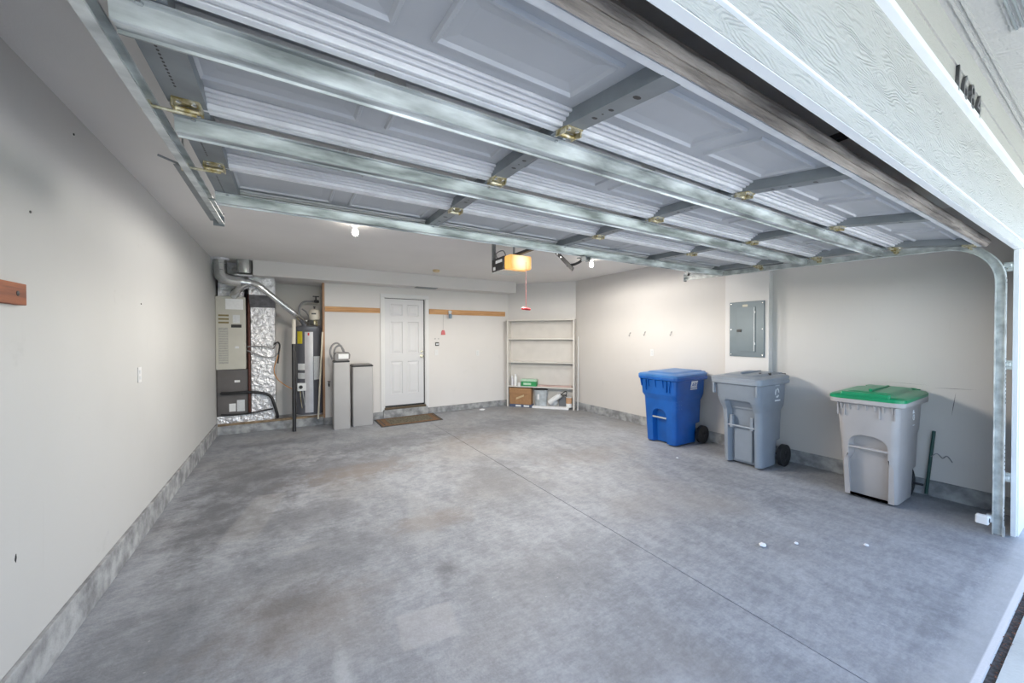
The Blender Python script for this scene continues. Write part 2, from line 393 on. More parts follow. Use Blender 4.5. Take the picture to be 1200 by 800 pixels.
# corner wall at 45 degrees behind the shelves
CA, CB = Vector((4.216, 7.24, 0)), Vector((5.2, 6.10, 0))
u = (CB-CA).normalized(); nn = Vector((-u.y, u.x, 0)); 
if nn.dot(Vector((-1, -1, 0))) > 0: nn = -nn
def slab(a, c, z0, z1, t, front=0.0):
    a2, c2 = a - nn*front, c - nn*front; a3, c3 = a + nn*t, c + nn*t
    poly = [(a2.x, a2.y), (c2.x, c2.y), (c3.x, c3.y), (a3.x, a3.y)]
    return MB().prism(poly, z0, z1, 'z')
struct('wall_corner', slab(CA-u*.05, CB+u*.12, 0, ZC+.1, .12), WALLB)
# back wall with a door opening
DX0, DX1, DZ0, DZ1 = 1.53, 2.335, .17, 2.262
b = MB(); b.box(.545, DX0, YB, YB+.12, .115, ZC+.1); b.box(DX1, 4.22, YB, YB+.12, .115, ZC+.1); b.box(DX0, DX1, YB, YB+.12, DZ1, ZC+.1)
struct('wall_back', b, WALLB)
struct('wall_niche', MB().box(XL, .62, YN, YN+.12, 0, ZC+.1).box(.535, .62, YB+.01, YN, 0, ZC+.1), WALL)
struct('trim_2', MB().box(.512, .545, YB-.002, YB+.12, .115, 2.449), ENDW)
# low concrete curbs along the walls
struct('baseboard_left', MB().box(XL, XL+.022, YF, YB+.02, 0, .185), CURB, bevel=.004)
struct('baseboard_right', MB().box(XR-.022, XR, YF, 6.15, 0, .15), CURB, bevel=.004)
struct('baseboard_back', MB().box(.52, DX0-.02, YB-.03, YB+.1, 0, .113).box(DX0-.02, DX1+.02, YB-.06, YB+.12, 0, .15).box(DX1+.02, 4.20, YB-.03, YB+.1, 0, .113), CURB, bevel=.005)
struct('baseboard_corner', slab(CA, CB, 0, .15, .01, .004), CURB)
struct('platform', MB().box(XL, .52, YB+.0, YN, 0, .135), CURB, bevel=.006)
struct('trim_3', MB().box(XL+.02, .515, YB+.012, YB+.08, .135, .165), SUBW, bevel=.004)
# ceiling and soffit
struct('ceiling', MB().box(XL-.1, XR+.1, YF-.035, 8.4, ZC, ZC+.2), CEIL)
b = MB(); b.box(-.45, 4.21, 6.885, YB+.03, 2.45, ZC); b.box(-.45, .53, YB+.03, YN, 2.45, ZC)
struct('soffit', b, WALLB)
# soffit register
t = Thing('ceiling_register', 'flat grey supply register slot in the underside of the white soffit', 'vent', (2.27, 7.0, 2.45))
t.part('frame', MB().box(2.06, 2.47, 6.90, 7.06, 2.442, 2.45), mat('register_grey', (.2, .2, .2), .5, .3, .05))
for i in range(6): t.part('louvre', MB().box(2.08, 2.45, 6.915+i*.022, 6.925+i*.022, 2.436, 2.443), GALVD)
# front wall: header, casing boards and jamb; each course of boards steps forward
def hb(y0, z0, z1, y1=.48): return MB().box(-3, 7.5, y0, y1, z0, z1)
JX = 4.66
struct('wall_front', MB().box(-1.6, 7.5, .475, .492, 2.215, 3.4).box(JX+.02, 7.5, .475, .492, 0, 2.3).box(-3, -.40, .475, .492, 0, 2.3), WALLB)
struct('trim_4', MB().box(-.45, JX+.01, .470, .495, 2.15, 2.2).box(JX, JX+.03, .470, .495, 0, 2.149).box(-.48, -.45, .470, .495, 0, 2.149), EDGE)
struct('trim_5', hb(.468, 2.152, 2.218), BOARDW)
struct('trim_6', hb(.456, 2.216, 2.600), BOARDW, bevel=.002)
struct('trim_7', hb(.430, 2.597, 2.622), EDGE, bevel=.003)
struct('trim_12', hb(.458, 2.210, 2.2225), EDGE, bevel=.002)  # added strip, pale to stand for bounce light on the board's underside
struct('trim_8', hb(.442, 2.620, 2.727), BOARDC)
struct('trim_9', hb(.436, 2.727, 2.868), BOARDC)
struct('trim_10', MB().box(JX+.028, 5.4, .462, .492, 0, 2.152), EDGE)
struct('eave', MB().box(-3, 7.5, -1.0, .48, 2.868, 2.93).box(-3, 7.5, -1.04, -1.0, 2.80, 3.05), BOARDC)  # eave depth drawn out, unseen, to keep sky light off the header
b = MB()
for y in (.408, .385): b.box(-3, 7.5, y-.005, y+.005, 2.862, 2.87)
struct('trim_11', b, BOARDC)
struct('roof', MB().add([(-3.2, -1.1, 3.05), (7.7, -1.1, 3.05), (7.7, 5, 5.2), (-3.2, 5, 5.2), (-3.2, 10, 3.0), (7.7, 10, 3.0)], [[0, 1, 2, 3], [3, 2, 5, 4]]), mat('shingle', (.12, .11, .1), .9))
t = Thing('eave_vent', 'louvred soffit vent grille under the eave above the house number', 'vent', (2.6, .25, 2.868))
t.part('frame', MB().box(2.42, 2.80, .17, .31, 2.862, 2.868), BOARDC)
for i in range(7): t.part('louvre', MB().box(2.44, 2.78, .183+i*.018, .190+i*.018, 2.855, 2.863), GALVD)
# house numbers 1684 in dark metal
for i, (ch, x) in enumerate(zip('1684', (2.55, 2.675, 2.815, 2.955))):
    me = text_mesh(ch, .175, .006, 'numeral'); me.materials.append(NUM)
    sh = Matrix(((1, .18, 0, 0), (0, 1, 0, 0), (0, 0, 1, 0), (0, 0, 0, 1))); me.transform(sh)
    o = bpy.data.objects.new('house_numeral', me); C.objects.link(o); o.location = (x, .4355, 2.606); o.rotation_euler = (R(90), 0, 0)
    tag(o, 'dark metal house numeral %s on the pale board, %s of four' % ({'1': 'one', '6': 'six', '8': 'eight', '4': 'four'}[ch], ('leftmost', 'second from left', 'third from left', 'rightmost')[i]), 'numeral', 'house numerals above the opening')

# ------------------------------------------------------------------ entry door
d = Thing('door_1', None, None, (1.93, YB, .15), kind='structure')
YD = YB+.035
def door_leaf():
    x0, x1, z0, z1 = DX0+.022, DX1-.022, DZ0+.035, DZ1-.018
    W = x1-x0; xs = [x0, x0+.11, x0+W/2-.045, x0+W/2+.045, x1-.11, x1]; H = z1-z0
    zs = [z0, z0+.22, z0+.84, z0+.99, z0+1.60, z0+1.71, z1-.11, z1]
    b = MB()
    b.box(x0, x1, YD+.026, YD+.04, z0, z1)
    for i in range(5):
        for j in range(7):
            pan = i in (1, 3) and j in (1, 3, 5)
            if not pan: b.box(xs[i], xs[i+1], YD, YD+.026, zs[j], zs[j+1])
            else:
                a0, a1, c0, c1 = xs[i], xs[i+1], zs[j], zs[j+1]
                rr = []
                for ins, y in ((0, YD+.0005), (.010, YD+.011), (.026, YD+.011), (.060, YD+.003)):
                    rr.append([(a0+ins, y, c0+ins), (a1-ins, y, c0+ins), (a1-ins, y, c1-ins), (a0+ins, y, c1-ins)])
                b.ring(rr, cap=False); b.add(rr[-1], [[0, 1, 2, 3]])
    return b
leaf = d.part('door_leaf', door_leaf(), DOORW)
d.part('knob', MB().lathe((2.255, YD, 1.135), [(.03, -.001), (.03, -.006), (.012, -.01), (.012, -.035), (.026, -.045), (.03, -.058), (.022, -.07), (.001, -.073)], 16, 'y'), SILVERK, smooth=True)
d.part('deadbolt', MB().lathe((2.262, YD, 1.225), [(.024, -.001), (.024, -.012), (.001, -.014)], 16, 'y'), SILVERK)
for z in (.45, 1.2, 1.98): d.part('hinge', MB().tube([(DX0+.02, YD-.004, z), (DX0+.02, YD-.004, z+.09)], .006, 8), SILVERK)
d.part('frame', MB().box(DX0, DX0+.02, YB-.002, YB+.11, .17, DZ1).box(DX1-.02, DX1, YB-.002, YB+.11, .17, DZ1).box(DX0, DX1, YB-.002, YB+.11, DZ1-.016, DZ1), WHITE)
for a, c, z0, z1 in ((DX0-.06, DX0+.006, .12, DZ1-.007), (DX1-.006, DX1+.06, .12, DZ1-.007), (DX0-.06, DX1+.06, DZ1-.006, DZ1+.06)):
    d.part('casing', MB().box(a, c, YB-.018, YB-.0005, z0, z1), WHITE, bevel=.005)
d.part('weatherstrip', MB().box(DX1-.034, DX1-.019, YD-.012, YD+.02, .2, DZ1-.016).box(DX0+.02, DX1-.02, YD-.008, YD+.02, DZ1-.025, DZ1-.016), DARK)
d.part('threshold', MB().box(DX0+.01, DX1-.01, YB-.045, YB+.11, .15, .188), BRONZE, bevel=.004)
d.part('door_sweep', MB().box(DX0+.022, DX1-.022, YD-.01, YD+.03, .188, .215), BLACK)

# ------------------------------------------------------------------ ledger boards and small things on the walls
solo('ledger_board', MB().box(.548, 1.465, YB-.02, YB, 1.955, 2.045), YWOOD, 'pine ledger board on the back wall left of the white door', 'board', bevel=.002)
solo('ledger_board', MB().box(2.40, 4.13, YB-.02, YB, 1.965, 2.065), YWOOD, 'long pine ledger board on the back wall right of the white door', 'board', bevel=.002)
t = Thing('wood_block', 'reddish stained wooden board end screwed to the left wall', 'board', (XL+.02, 2.2, 1.64))
t.part('board', MB().box(XL, XL+.022, 1.9, 2.39, 1.637, 1.725), REDWOOD, bevel=.002)
t.part('knot', MB().lathe((XL+.0215, 2.33, 1.682), [(.011, 0), (.010, .002), (.001, .003)], 12, 'x'), DARK)
t = Thing('wall_bracket', 'small white and blue clamp fixed over the ledger board beside the door', 'bracket', (2.83, YB-.02, 1.88))
t.part('plate', MB().box(2.80, 2.855, YB-.035, YB-.02, 1.90, 2.05), WHITE, bevel=.004)
t.part('cup', MB().lathe((2.828, YB-.06, 1.885), [(.026, 0), (.034, .03), (.034, .09), (.028, .095)], 14), mat('blue_grey_cup', (.22, .30, .40), .4), smooth=True)
for s in (-1, 1): t.part('lug', MB().lathe((2.828+s*.028, YB-.045, 2.02), [(.012, -.012), (.016, 0), (.012, .012)], 10, 'y'), WHITE)
t = Thing('hanging_tag', 'red bell-shaped tag hanging on a cord beside the door', 'tag', (2.69, YB, 1.55))
t.part('cord', MB().tube([(2.69, YB-.024, 1.96), (2.69, YB-.014, 1.66)], .0018, 6), GREYW)
t.part('tag', MB().prism([(2.645, 1.555), (2.735, 1.555), (2.728, 1.61), (2.71, 1.65), (2.67, 1.65), (2.652, 1.61)], YB-.024, YB-.008), REDT, bevel=.003)
t = Thing('wall_keypad', 'small dark keypad with a grey face beside the door', 'keypad', (2.56, YB, 1.34))
t.part('housing', MB().box(2.525, 2.60, YB-.022, YB, 1.335, 1.405), BLACK, bevel=.004)
t.part('face', MB().box(2.535, 2.59, YB-.025, YB-.021, 1.352, 1.385), LABELG)
for x in (2.525, 2.595): solo('wall_anchor', MB().lathe((x, YB, 1.475), [(.010, 0), (.010, -.006), (.002, -.008)], 10, 'y'), GREYW, 'small grey anchor in the wall above the keypad, %s of two' % ('left' if x < 2.55 else 'right'), 'anchor', 'anchors above the keypad')
def wall_plate(loc, n, label, name='light_switch', cat='switch'):
    # n: 'x-' faces -x, 'x+' faces +x, 'y-' faces -y
    t = Thing(name, label, cat, loc); x, y, z = loc
    def bx(w, h, d0, d1, zz=0, ww=0):
        if n == 'y-': return MB().box(x+ww-w/2, x+ww+w/2, y-d1, y-d0, z+zz-h/2, z+zz+h/2)
        if n == 'x-': return MB().box(x-d1, x-d0, y+ww-w/2, y+ww+w/2, z+zz-h/2, z+zz+h/2)
        return MB().box(x+d0, x+d1, y+ww-w/2, y+ww+w/2, z+zz-h/2, z+zz+h/2)
    t.part('cover_plate', bx(.07, .115, 0, .006), WHITE, bevel=.002)
    if cat == 'switch': t.part('toggle', bx(.012, .024, .006, .014), WHITE)
    else:
        for zz in (-.022, .022): t.part('socket', bx(.03, .026, .006, .009, zz), LABELG, bevel=.002)
    return t
wall_plate((2.55, YB, 1.20), 'y-', 'white light switch below the keypad beside the door')
wall_plate((3.46, YB, 1.17), 'y-', 'white outlet on the back wall under the long ledger board', 'wall_outlet', 'outlet')
wall_plate((XL, 3.84, 1.226), 'x+', 'white outlet on the bare left wall', 'wall_outlet', 'outlet')
wall_plate((XR, 4.17, 1.243), 'x-', 'white outlet on the right wall above the blue bin', 'wall_outlet', 'outlet')
for i, (y, z) in enumerate(((4.63, 1.545), (4.31, 1.557), (3.80, 1.552))):
    t = Thing('wall_hook', '%s of three small wire hooks in a row on the right wall' % ('leftmost', 'middle', 'rightmost')[i], 'hook', (XR, y, z-.03), group='wall hooks')
    t.part('hook', MB().tube(curve([(XR, y, z+.03), (XR-.02, y, z+.02), (XR-.025, y, z-.01), (XR-.035, y, z-.028), (XR-.05, y, z-.01)], 4), .004, 6), GREYW)
    t.part('shank', MB().lathe((XR, y, z+.03), [(.009, 0), (.009, -.006), (.001, -.008)], 8, 'x'), GREYW)
for y, z in ((3.9, 1.76), (2.88, 2.57), (2.48, 2.05)): solo('nail_head', MB().lathe((XL, y, z), [(.006, 0), (.006, .003), (.001, .004)], 8, 'x'), DARK,
    'small dark nail head in the left wall, %s' % {1.76: 'farthest and lowest of three', 2.57: 'highest of three, near the ceiling', 2.05: 'between the other two in height'}[z], 'nail', 'nail heads in the left wall')
# chips in paint on the left wall (dark gouge)
solo('wall_chip', MB().prism([(2.335, .60), (2.341, .588), (2.346, .605), (2.343, .622), (2.338, .614)], XL, XL+.0015, 'x'), DARK, 'dark gouge in the left wall low down near the opening', 'gouge')
b = MB()
for (y0, z0, y1, z1, w_) in ((.86, .99, .885, .77, .006), (1.0, 1.02, .74, 1.03, .004), (1.35, 1.045, 1.02, 1.04, .002)):
    dv = Vector((y1-y0, z1-z0)).normalized(); q = Vector((-dv.y, dv.x))*w_/2
    b.prism([(y0, z0), (y0+(y1-y0)*.5+q.x, z0+(z1-z0)*.5+q.y), (y1, z1), (y0+(y1-y0)*.5-q.x, z0+(z1-z0)*.5-q.y)], XR-.0008, XR, 'x')
solo('wall_scratch', b, SCUFF, 'dark scratch marks on the right wall above the green-lidded bin', 'scratch')
# power panel on the chase
t = Thing('electrical_panel', 'flush grey electrical panel on the pale wall chase above the grey bin', 'electrical panel', (5.10, 2.62, 1.24))
t.part('cover', MB().box(5.084, 5.10, 2.405, 2.83, 1.245, 1.957), PANEL, bevel=.003)
dr = t.part('panel_door', MB().box(5.078, 5.085, 2.505, 2.735, 1.31, 1.885), PANEL, bevel=.002)
t.part('hinge_line', MB().box(5.074, 5.079, 2.516, 2.523, 1.32, 1.88), LABELG)
t.part('latch', MB().box(5.068, 5.08, 2.675, 2.73, 1.565, 1.60), DARK, bevel=.002)
t.part('badge', MB().box(5.081, 5.0845, 2.60, 2.665, 1.89, 1.92), mat('panel_badge', (.55, .52, .42), .4), bevel=.002)
for y in (2.425, 2.81):
    for z in (1.27, 1.6, 1.93): t.part('screw', MB().lathe((5.084, y, z), [(.009, 0), (.008, -.003), (.001, -.004)], 8, 'x'), BOLT)
for z in (1.40, 1.80): t.part('hinge_clip', MB().box(5.072, 5.079, 2.505, 2.522, z, z+.03), LABELG)

# ------------------------------------------------------------------ ceiling lights and detector
def bulb(x, y, label):
    t = Thing('ceiling_lampholder', label, 'lamp', (x, y, 2.55), group='ceiling bulbs')
    t.part('base', MB().lathe((x, y, ZC), [(.055, 0), (.055, -.012), (.04, -.03), (.026, -.035)], 20), WHITE, smooth=True)
    t.part('bulb', MB().lathe((x, y, ZC-.035), [(.012, 0), (.016, -.02), (.030, -.05), (.031, -.07), (.022, -.092), (.002, -.1)], 20), GLOW, smooth=True)
    ld = bpy.data.lights.new('bulb_light', 'SPOT'); ld.energy = BULB_W; ld.color = (1, .95, .88); ld.shadow_soft_size = .2; ld.spot_size = R(179); ld.spot_blend = .12
    lo = bpy.data.objects.new('bulb_light', ld); C.objects.link(lo); lo.location = (0, 0, -.045); lo.parent = t.o
bulb(.60, 4.15, 'bare bulb in a white lampholder, the left one of two on the ceiling')
bulb(3.90, 4.22, 'bare bulb in a white lampholder, the right one of two on the ceiling')
solo('smoke_detector', MB().lathe((2.23, 6.32, ZC), [(.06, 0), (.062, -.02), (.05, -.036), (.001, -.038)], 20), DETM, 'round yellowed detector on the ceiling before the soffit', 'detector', smooth=True)

# ------------------------------------------------------------------ the overhead sectional door
XD0, XD1 = -.33, 4.56
ND = [(.635, 2.195), (1.11, 2.272), (1.67, 2.29), (2.21, 2.298), (2.74, 2.31)]
gd = Thing('garage_door', 'raised sectional steel garage door seen from its ribbed underside', 'garage door', ((XD0+XD1)/2, .62, 2.2))
STX = (-.285, .90, 2.10, 3.30, 4.50)
SK = .046
for k in range(4):
    P0 = Vector((0, *ND[k])); P1 = Vector((0, *ND[k+1])); L = (P1-P0).length; e = (P1-P0)/L; up = Vector((0, -e.z, e.y))
    def T(x, s, w_): p = P0 + e*s + up*w_; return (x, p.y, p.z)
    def TB(mb):
        q = MB(); q.v = [T(*v) for v in mb.v]; q.f = mb.f; return q
    G = .004
    # skin with eight embossed panels
    edges = [XD0]; pans = []
    for i in range(4):
        a, c = (XD0 if i == 0 else STX[i]), (XD1 if i == 3 else STX[i+1]); m_ = (a+c)/2; g = .085
        pans += [(a+g, m_-g*.55), (m_+g*.55, c-g)]
    for a, c in pans: edges += [a, c]
    edges.append(XD1); ss = [G, .115, L-.125, L-G]
    sk = MB()
    for i in range(len(edges)-1):
        for j in range(3):
            if i % 2 == 1 and j == 1: continue
            x0, x1, s0, s1 = edges[i], edges[i+1], ss[j], ss[j+1]
            sk.add([(x0, s0, SK), (x1, s0, SK), (x1, s1, SK), (x0, s1, SK)], [[0, 1, 2, 3]])
    for a, c in pans:
        rr = []
        for ins, w_ in ((0, SK), (.005, SK-.010), (.014, SK-.010), (.022, SK-.001), (.060, SK+.004)):
            rr.append([(a+ins, ss[1]+ins, w_), (c-ins, ss[1]+ins, w_), (c-ins, ss[2]-ins, w_), (a+ins, ss[2]-ins, w_)])
        n4 = len(rr); vs = [p for r in rr for p in r]; fs = []
        for q in range(n4-1):
            for i in range(4): j = (i+1) % 4; fs.append([q*4+i, q*4+j, (q+1)*4+j, (q+1)*4+i])
        fs.append([(n4-1)*4+i for i in range(4)]); sk.add(vs, fs)
        sk.box(XD0, XD1, G, L-G, SK+.010, SK+.014)
    sec = gd.part('door_section', TB(sk), SKIN)
    # folded rails: a lip at the near edge, a stepped tongue at the far edge
    r1 = MB(); r1.box(XD0, XD1, G, .030, 0, .010); r1.box(XD0, XD1, G, .010, .010, SK)
    gd.part('meeting_rail', TB(r1), RAILW, sec, bevel=.0015, seg=1)
    gd.part('meeting_rail', TB(MB().box(XD0, XD1, L-.024, L-G, 0, SK)), RAILW, sec, bevel=.0025, seg=1)
    r2 = MB(); st = ((L-.040, L-.0245, .014), (L-.056, L-.0405, .024), (L-.072, L-.0565, .034))
    for s0, s1, w_ in st: r2.box(XD0, XD1, s0, s1, w_, SK)
    gd.part('stepped_rail', TB(r2), STEPM, sec, bevel=.0035, seg=2)
    # stiles: a channel with punched holes
    for i, sx in enumerate(STX):
        hw = .052 if i in (0, 4) else .036
        s0, s1 = .012, L-.006
        q = MB(); q.box(sx-hw, sx-hw+.003, s0, s1, 0, SK); q.box(sx+hw-.003, sx+hw, s0, s1, 0, SK); q.box(sx-hw, sx+hw, s0, s1, -.003, 0)
        stl = gd.part('end_stile' if i in (0, 4) else 'centre_stile', TB(q), GALVD, sec)
    hol = MB()
    for i, sx in enumerate(STX):
        hs = [(.13+.018*q, .003, .006) for q in range(int((L-.22)/.018))] if i in (0, 4) else [(.30*L, .013, .010), (.52*L, .009, .008), (.60*L, .004, .004), (.68*L, .010, .008)]
        for s_, rx, rs in hs:
            ring = [(sx+(-.012 if i in (0, 4) else 0)+rx*math.cos(a*PI/4)*1.2, s_+rs*math.sin(a*PI/4), -.0034) for a in range(8)]
            hol.add(ring, [list(range(8))])
    gd.part('punched_holes', TB(hol), BLACK, sec)['kind'] = 'stuff'
    # strut (hat section) across the whole width
    pos = (None, .075, .085, L-.115)[k]
    if pos is not None:
        pr = [(-.022, -.005), (0, -.005), (.012, -.046), (.054, -.046), (.066, -.005), (.088, -.005), (.088, -.008), (.069, -.008), (.060, -.050), (.062, -.056), (.054, -.057), (.051, -.050), (.016, -.050), (.013, -.056), (.006, -.054), (-.003, -.009), (-.022, -.010)]
        q = MB(); q.ring([[(XD0-.01, pos+s_, w_) for s_, w_ in pr], [(XD1, pos+s_, w_) for s_, w_ in pr]])
        gd.part('strut', TB(q), STRUTM, sec)
        q = MB()
        for sx in STX:
            for s_ in (-.014, .080): q.lathe((sx, pos+s_, -.010), [(.008, 0), (.008, -.006), (.001, -.007)], 6)
        gd.part('strut_bolts', TB(q), BOLT, sec)
    # hinges and rollers at the far seam
    if k < 3:
        for i, sx in enumerate(STX):
            hw = .036
            q = MB(); q.box(sx-hw, sx+hw, L-.055, L-.008, -.007, -.003); q.box(sx-hw*.6, sx+hw*.6, L+.008, L+.055, -.007, -.003)
            q.tube([(sx-.034, L, -.016), (sx+.034, L, -.016)], .009, 8)
            for s_ in (-.036, .036): q.box(sx+s_-.003, sx+s_+.003, L-.045, L+.012, -.026, -.004)
            gd.part('hinge', TB(q), BRASS, sec)
            q = MB()
            for dx in (-.02, .02):
                for s_ in (L-.04, L+.035): q.lathe((sx+dx, s_, -.007), [(.008, 0), (.008, -.007), (.001, -.008)], 6)
            gd.part('hinge_bolts', TB(q), BOLT, sec)
            if i in (0, 4):
                sg = -1 if i == 0 else 1
                q = MB().tube([(sx-sg*.02, L, -.028), (sx+sg*.10, L, -.028)], .006, 8)
                q.lathe((sx+sg*.108, L, -.028), [(.001, -.012), (.019, -.012), (.019, .012), (.001, .012)], 12, 'x')
                gd.part('roller', TB(q), BRASS, sec)
    if k in (0, 3):
        for i in (0, 4):
            sx = STX[i]; s_ = .05 if k == 0 else L-.03; sg = -1 if i == 0 else 1
            q = MB().box(sx-.05, sx+.05, s_-.03, s_+.03, -.016, -.004).tube([(sx, s_, -.022), (sx+sg*.11, s_, -.022)], .006, 8)
            gd.part('corner_bracket', TB(q), GALV if k else BRASS, sec)
# bottom seal: pale retainer and weathered rubber bulb
P0 = Vector((0, *ND[0])); P1 = Vector((0, *ND[1])); e = (P1-P0).normalized(); up = Vector((0, -e.z, e.y))
def T0(x, s, w_): p = P0 + e*s + up*w_; return (x, p.y, p.z)
q = MB(); q.box(XD0, XD1, -.006, .003, -.002, SK+.012); q.box(XD0, XD1, -.006, .018, -.006, -.002); q.v = [T0(*v) for v in q.v]
gd.part('seal_retainer', q, RAILW)
q = MB(); rings = []
for i in range(50):
    x = XD0-.01 + (XD1-XD0+.02)*i/49; j = .004*math.sin(i*1.7)+.003*math.sin(i*.6); r = []
    for s_, w_ in ((-.006, -.002), (-.018, -.012), (-.030, -.004), (-.036, .006), (-.033, .012), (-.042, .018), (-.045, .028), (-.040, .040), (-.028, .052), (-.006, .056)):
        r.append(T0(x, s_+j*(-s_/.045), w_+j*.4))
    rings.append(r)
q.ring(rings); gd.part('bottom_seal', q, RUBBER)
# operator bracket on the top section
q = MB().box(2.33, 2.40, 2.60, 2.72, 2.236, 2.246).box(2.335, 2.345, 2.60, 2.66, 2.20, 2.24).box(2.385, 2.395, 2.60, 2.66, 2.20, 2.24)
gd.part('operator_bracket', q, GALVD)

# tracks --------------------------------------------------------------
def c_track(path, side, m, t, name):
    """C profile swept along a path in the plane X = const; side = +1 opens towards -x"""
    rings = []; P = [Vector(p) for p in path]
    for i, p in enumerate(P):
        dd = (P[min(i+1, len(P)-1)]-P[max(i-1, 0)]).normalized(); nrm = Vector((0, -dd.z, dd.y))
        X = Vector((1, 0, 0))*side
        pr = [(-.028, -.027), (-.028, -.020), (-.025, -.020), (-.025, -.024), (-.003, -.024), (-.003, .024), (-.025, .024), (-.025, .020), (-.028, .020), (-.028, .027), (0, .027), (0, -.027)]
        rings.append([p + X*a + nrm*c for a, c in pr])
    return t.part(name, MB().ring(rings), m)
def track(xx, side, label, right):
    t = Thing('door_track', label, 'track', (xx, .55, 0), group='door tracks')
    rad = .30; zt = 2.225; yv = .545
    v = [(xx, yv, .0), (xx, yv, 1.0), (xx, yv, zt-rad)]
    cv = [(xx, yv+rad-rad*math.cos(a), zt-rad+rad*math.sin(a)) for a in [PI/2*i/10 for i in range(1, 11)]]
    c_track(v+cv[:-1]+[cv[-1]], side, GALV, t, 'vertical_track')
    y0 = cv[-1][1]
    c_track([(xx, y0, zt), (xx, 2, 2.262), (xx, 3.17, 2.29)], side, GALV, t, 'horizontal_track')
    # perforated stiffening angle and hangers
    x1 = xx+side*.004
    q = MB(); q.add([(x1, 2.0, 2.29), (x1, 3.20, 2.325), (x1, 3.20, 2.36), (x1, 2.0, 2.325), (x1+side*.003, 2.0, 2.29), (x1+side*.003, 3.20, 2.325), (x1+side*.003, 3.20, 2.36), (x1+side*.003, 2.0, 2.325)],
                   [[0, 1, 2, 3], [4, 5, 6, 7], [0, 1, 5, 4], [3, 2, 6, 7], [0, 3, 7, 4], [1, 2, 6, 5]])
    for yy in (2.2, 3.12): q.box(x1, x1+side*.003, yy-.016, yy+.016, 2.30, ZC)
    q.add([(x1+side*.002, 3.1, 2.33), (x1+side*.005, 3.13, 2.33), (x1+side*.005, 3.5, ZC), (x1+side*.002, 3.47, ZC)], [[0, 1, 2, 3]])
    q.box(min(x1, x1+side*.045), max(x1, x1+side*.045), 2.25, 3.2, 2.286, 2.289)
    t.part('hanger_angle', q, GALVD)
    if side < 0: t.part('wall_brace', MB().tube([(xx-.01, 2.30, 2.30), (xx-.11, 2.29, 2.33)], .005, 6), GALVD)
    q = MB()
    for i in range(26): q.lathe((x1+side*.0034 if side > 0 else x1-.0034, 2.25+i*.034, 2.315+i*.001), [(.005, 0), (.001, .0005)], 6, 'x')
    t.part('punched_holes', q, BLACK)['kind'] = 'stuff'
    if right:
        for z in (.44, 1.29, 2.03):
            t.part('jamb_bracket', MB().box(xx+.0, xx+.055, .50, .535, z-.012, z+.012).box(xx+.052, xx+.056, .495, .54, z-.04, z+.03), GALVL, bevel=.002)
        q = MB()
        for z in [.12+.03*i for i in range(4)]+[.50+.03*i for i in range(7)]+[1.0+.03*i for i in range(12)]+[1.9, 1.93, 2.0]:
            q.box(xx-.024, xx-.006, yv-.0285, yv-.0268, z, z+.008)
        t.part('punched_slots', q, DARK)['kind'] = 'stuff'
        t.part('foot_plate', MB().box(xx-.030, xx+.002, yv-.031, yv-.027, 0, .075), GALVL)
    t.part('end_stop', MB().box(xx-.03, xx+.03, 3.165, 3.175, 2.25, 2.335), GALVD)
track(4.615, 1, 'galvanised door track on the right of the opening, upright and curved overhead', True)
track(-.392, -1, 'galvanised door track along the left edge of the raised door', False)
# safety sensors
t = Thing('safety_sensor', 'white door safety sensor on a bracket at the foot of the right track', 'sensor', (4.56, .60, .07))
t.part('arm', MB().box(4.53, 4.585, .575, .615, .095, .135), WHITE, bevel=.003)
t.part('housing', MB().box(4.485, 4.535, .575, .64, .085, .15), WHITE, bevel=.008)
t.part('lens', MB().lathe((4.51, .576, .118), [(.017, 0), (.017, -.004), (.001, -.005)], 12, 'y'), mat('sensor_lens', (.01, .02, .05), .2))
t.part('bracket', MB().box(4.585, 4.62, .572, .60, .085, .14), GALVL)

# ------------------------------------------------------------------ opener
OX0, OX1, OY0, OY1, OZ0, OZ1 = 2.19, 2.50, 3.70, 4.17, 2.295, 2.468
t = Thing('garage_door_opener', 'black ceiling-hung door opener with a glowing amber lamp lens', 'door opener', ((OX0+OX1)/2, 4.0, OZ0))
t.part('chassis', MB().box(OX0, OX1, 3.86, OY1, OZ0+.012, OZ1), BLACK, bevel=.012)
ld = bpy.data.lights.new('opener_light', 'SPOT'); ld.energy = OPENER_W; ld.color = (1, .93, .82); ld.shadow_soft_size = .3; ld.spot_size = R(178); ld.spot_blend = .15
lo = bpy.data.objects.new('opener_light', ld); C.objects.link(lo); lo.location = (-.03, -.16, -.17); lo.parent = t.o
t.part('bottom_plate', MB().box(OX0+.005, OX1-.005, 3.86, OY1-.005, OZ0, OZ0+.014), GALVL)
t.part('lens', MB().box(OX0+.006, OX1-.006, OY0+.02, 3.862, OZ0+.006, OZ1-.006), LENS, bevel=.02, seg=3)
t.part('label', MB().box(OX0-.002, OX0+.001, 3.90, 4.06, OZ0+.105, OZ0+.14), LABEL)
t.part('label', MB().box(OX0-.002, OX0+.001, 4.07, 4.12, OZ0+.03, OZ0+.07), LABELG)
for x in (OX0+.01, OX1-.02):
    t.part('hanger_strap', MB().box(x, x+.03, 4.13, 4.134, OZ1-.02, ZC), GALVD)
t.part('hanger_strap', MB().box(OX0+.002, OX0+.006, 4.12, 4.165, OZ0+.05, ZC), GALVD)
t.part('cable', MB().tube(curve([(OX0+.08, 4.14, OZ1), (OX0+.06, 4.16, OZ1+.08), (OX0+.14, 4.12, OZ1+.12), (OX0+.18, 4.1, OZ1+.02)]), .007, 8), GREYW, smooth=True)
t.part('rail', MB().box(2.335, 2.375, .70, 3.95, 2.475, 2.505), DARK)
t.part('trolley', MB().box(2.32, 2.39, 3.05, 3.22, 2.44, 2.475), BLACK, bevel=.004)
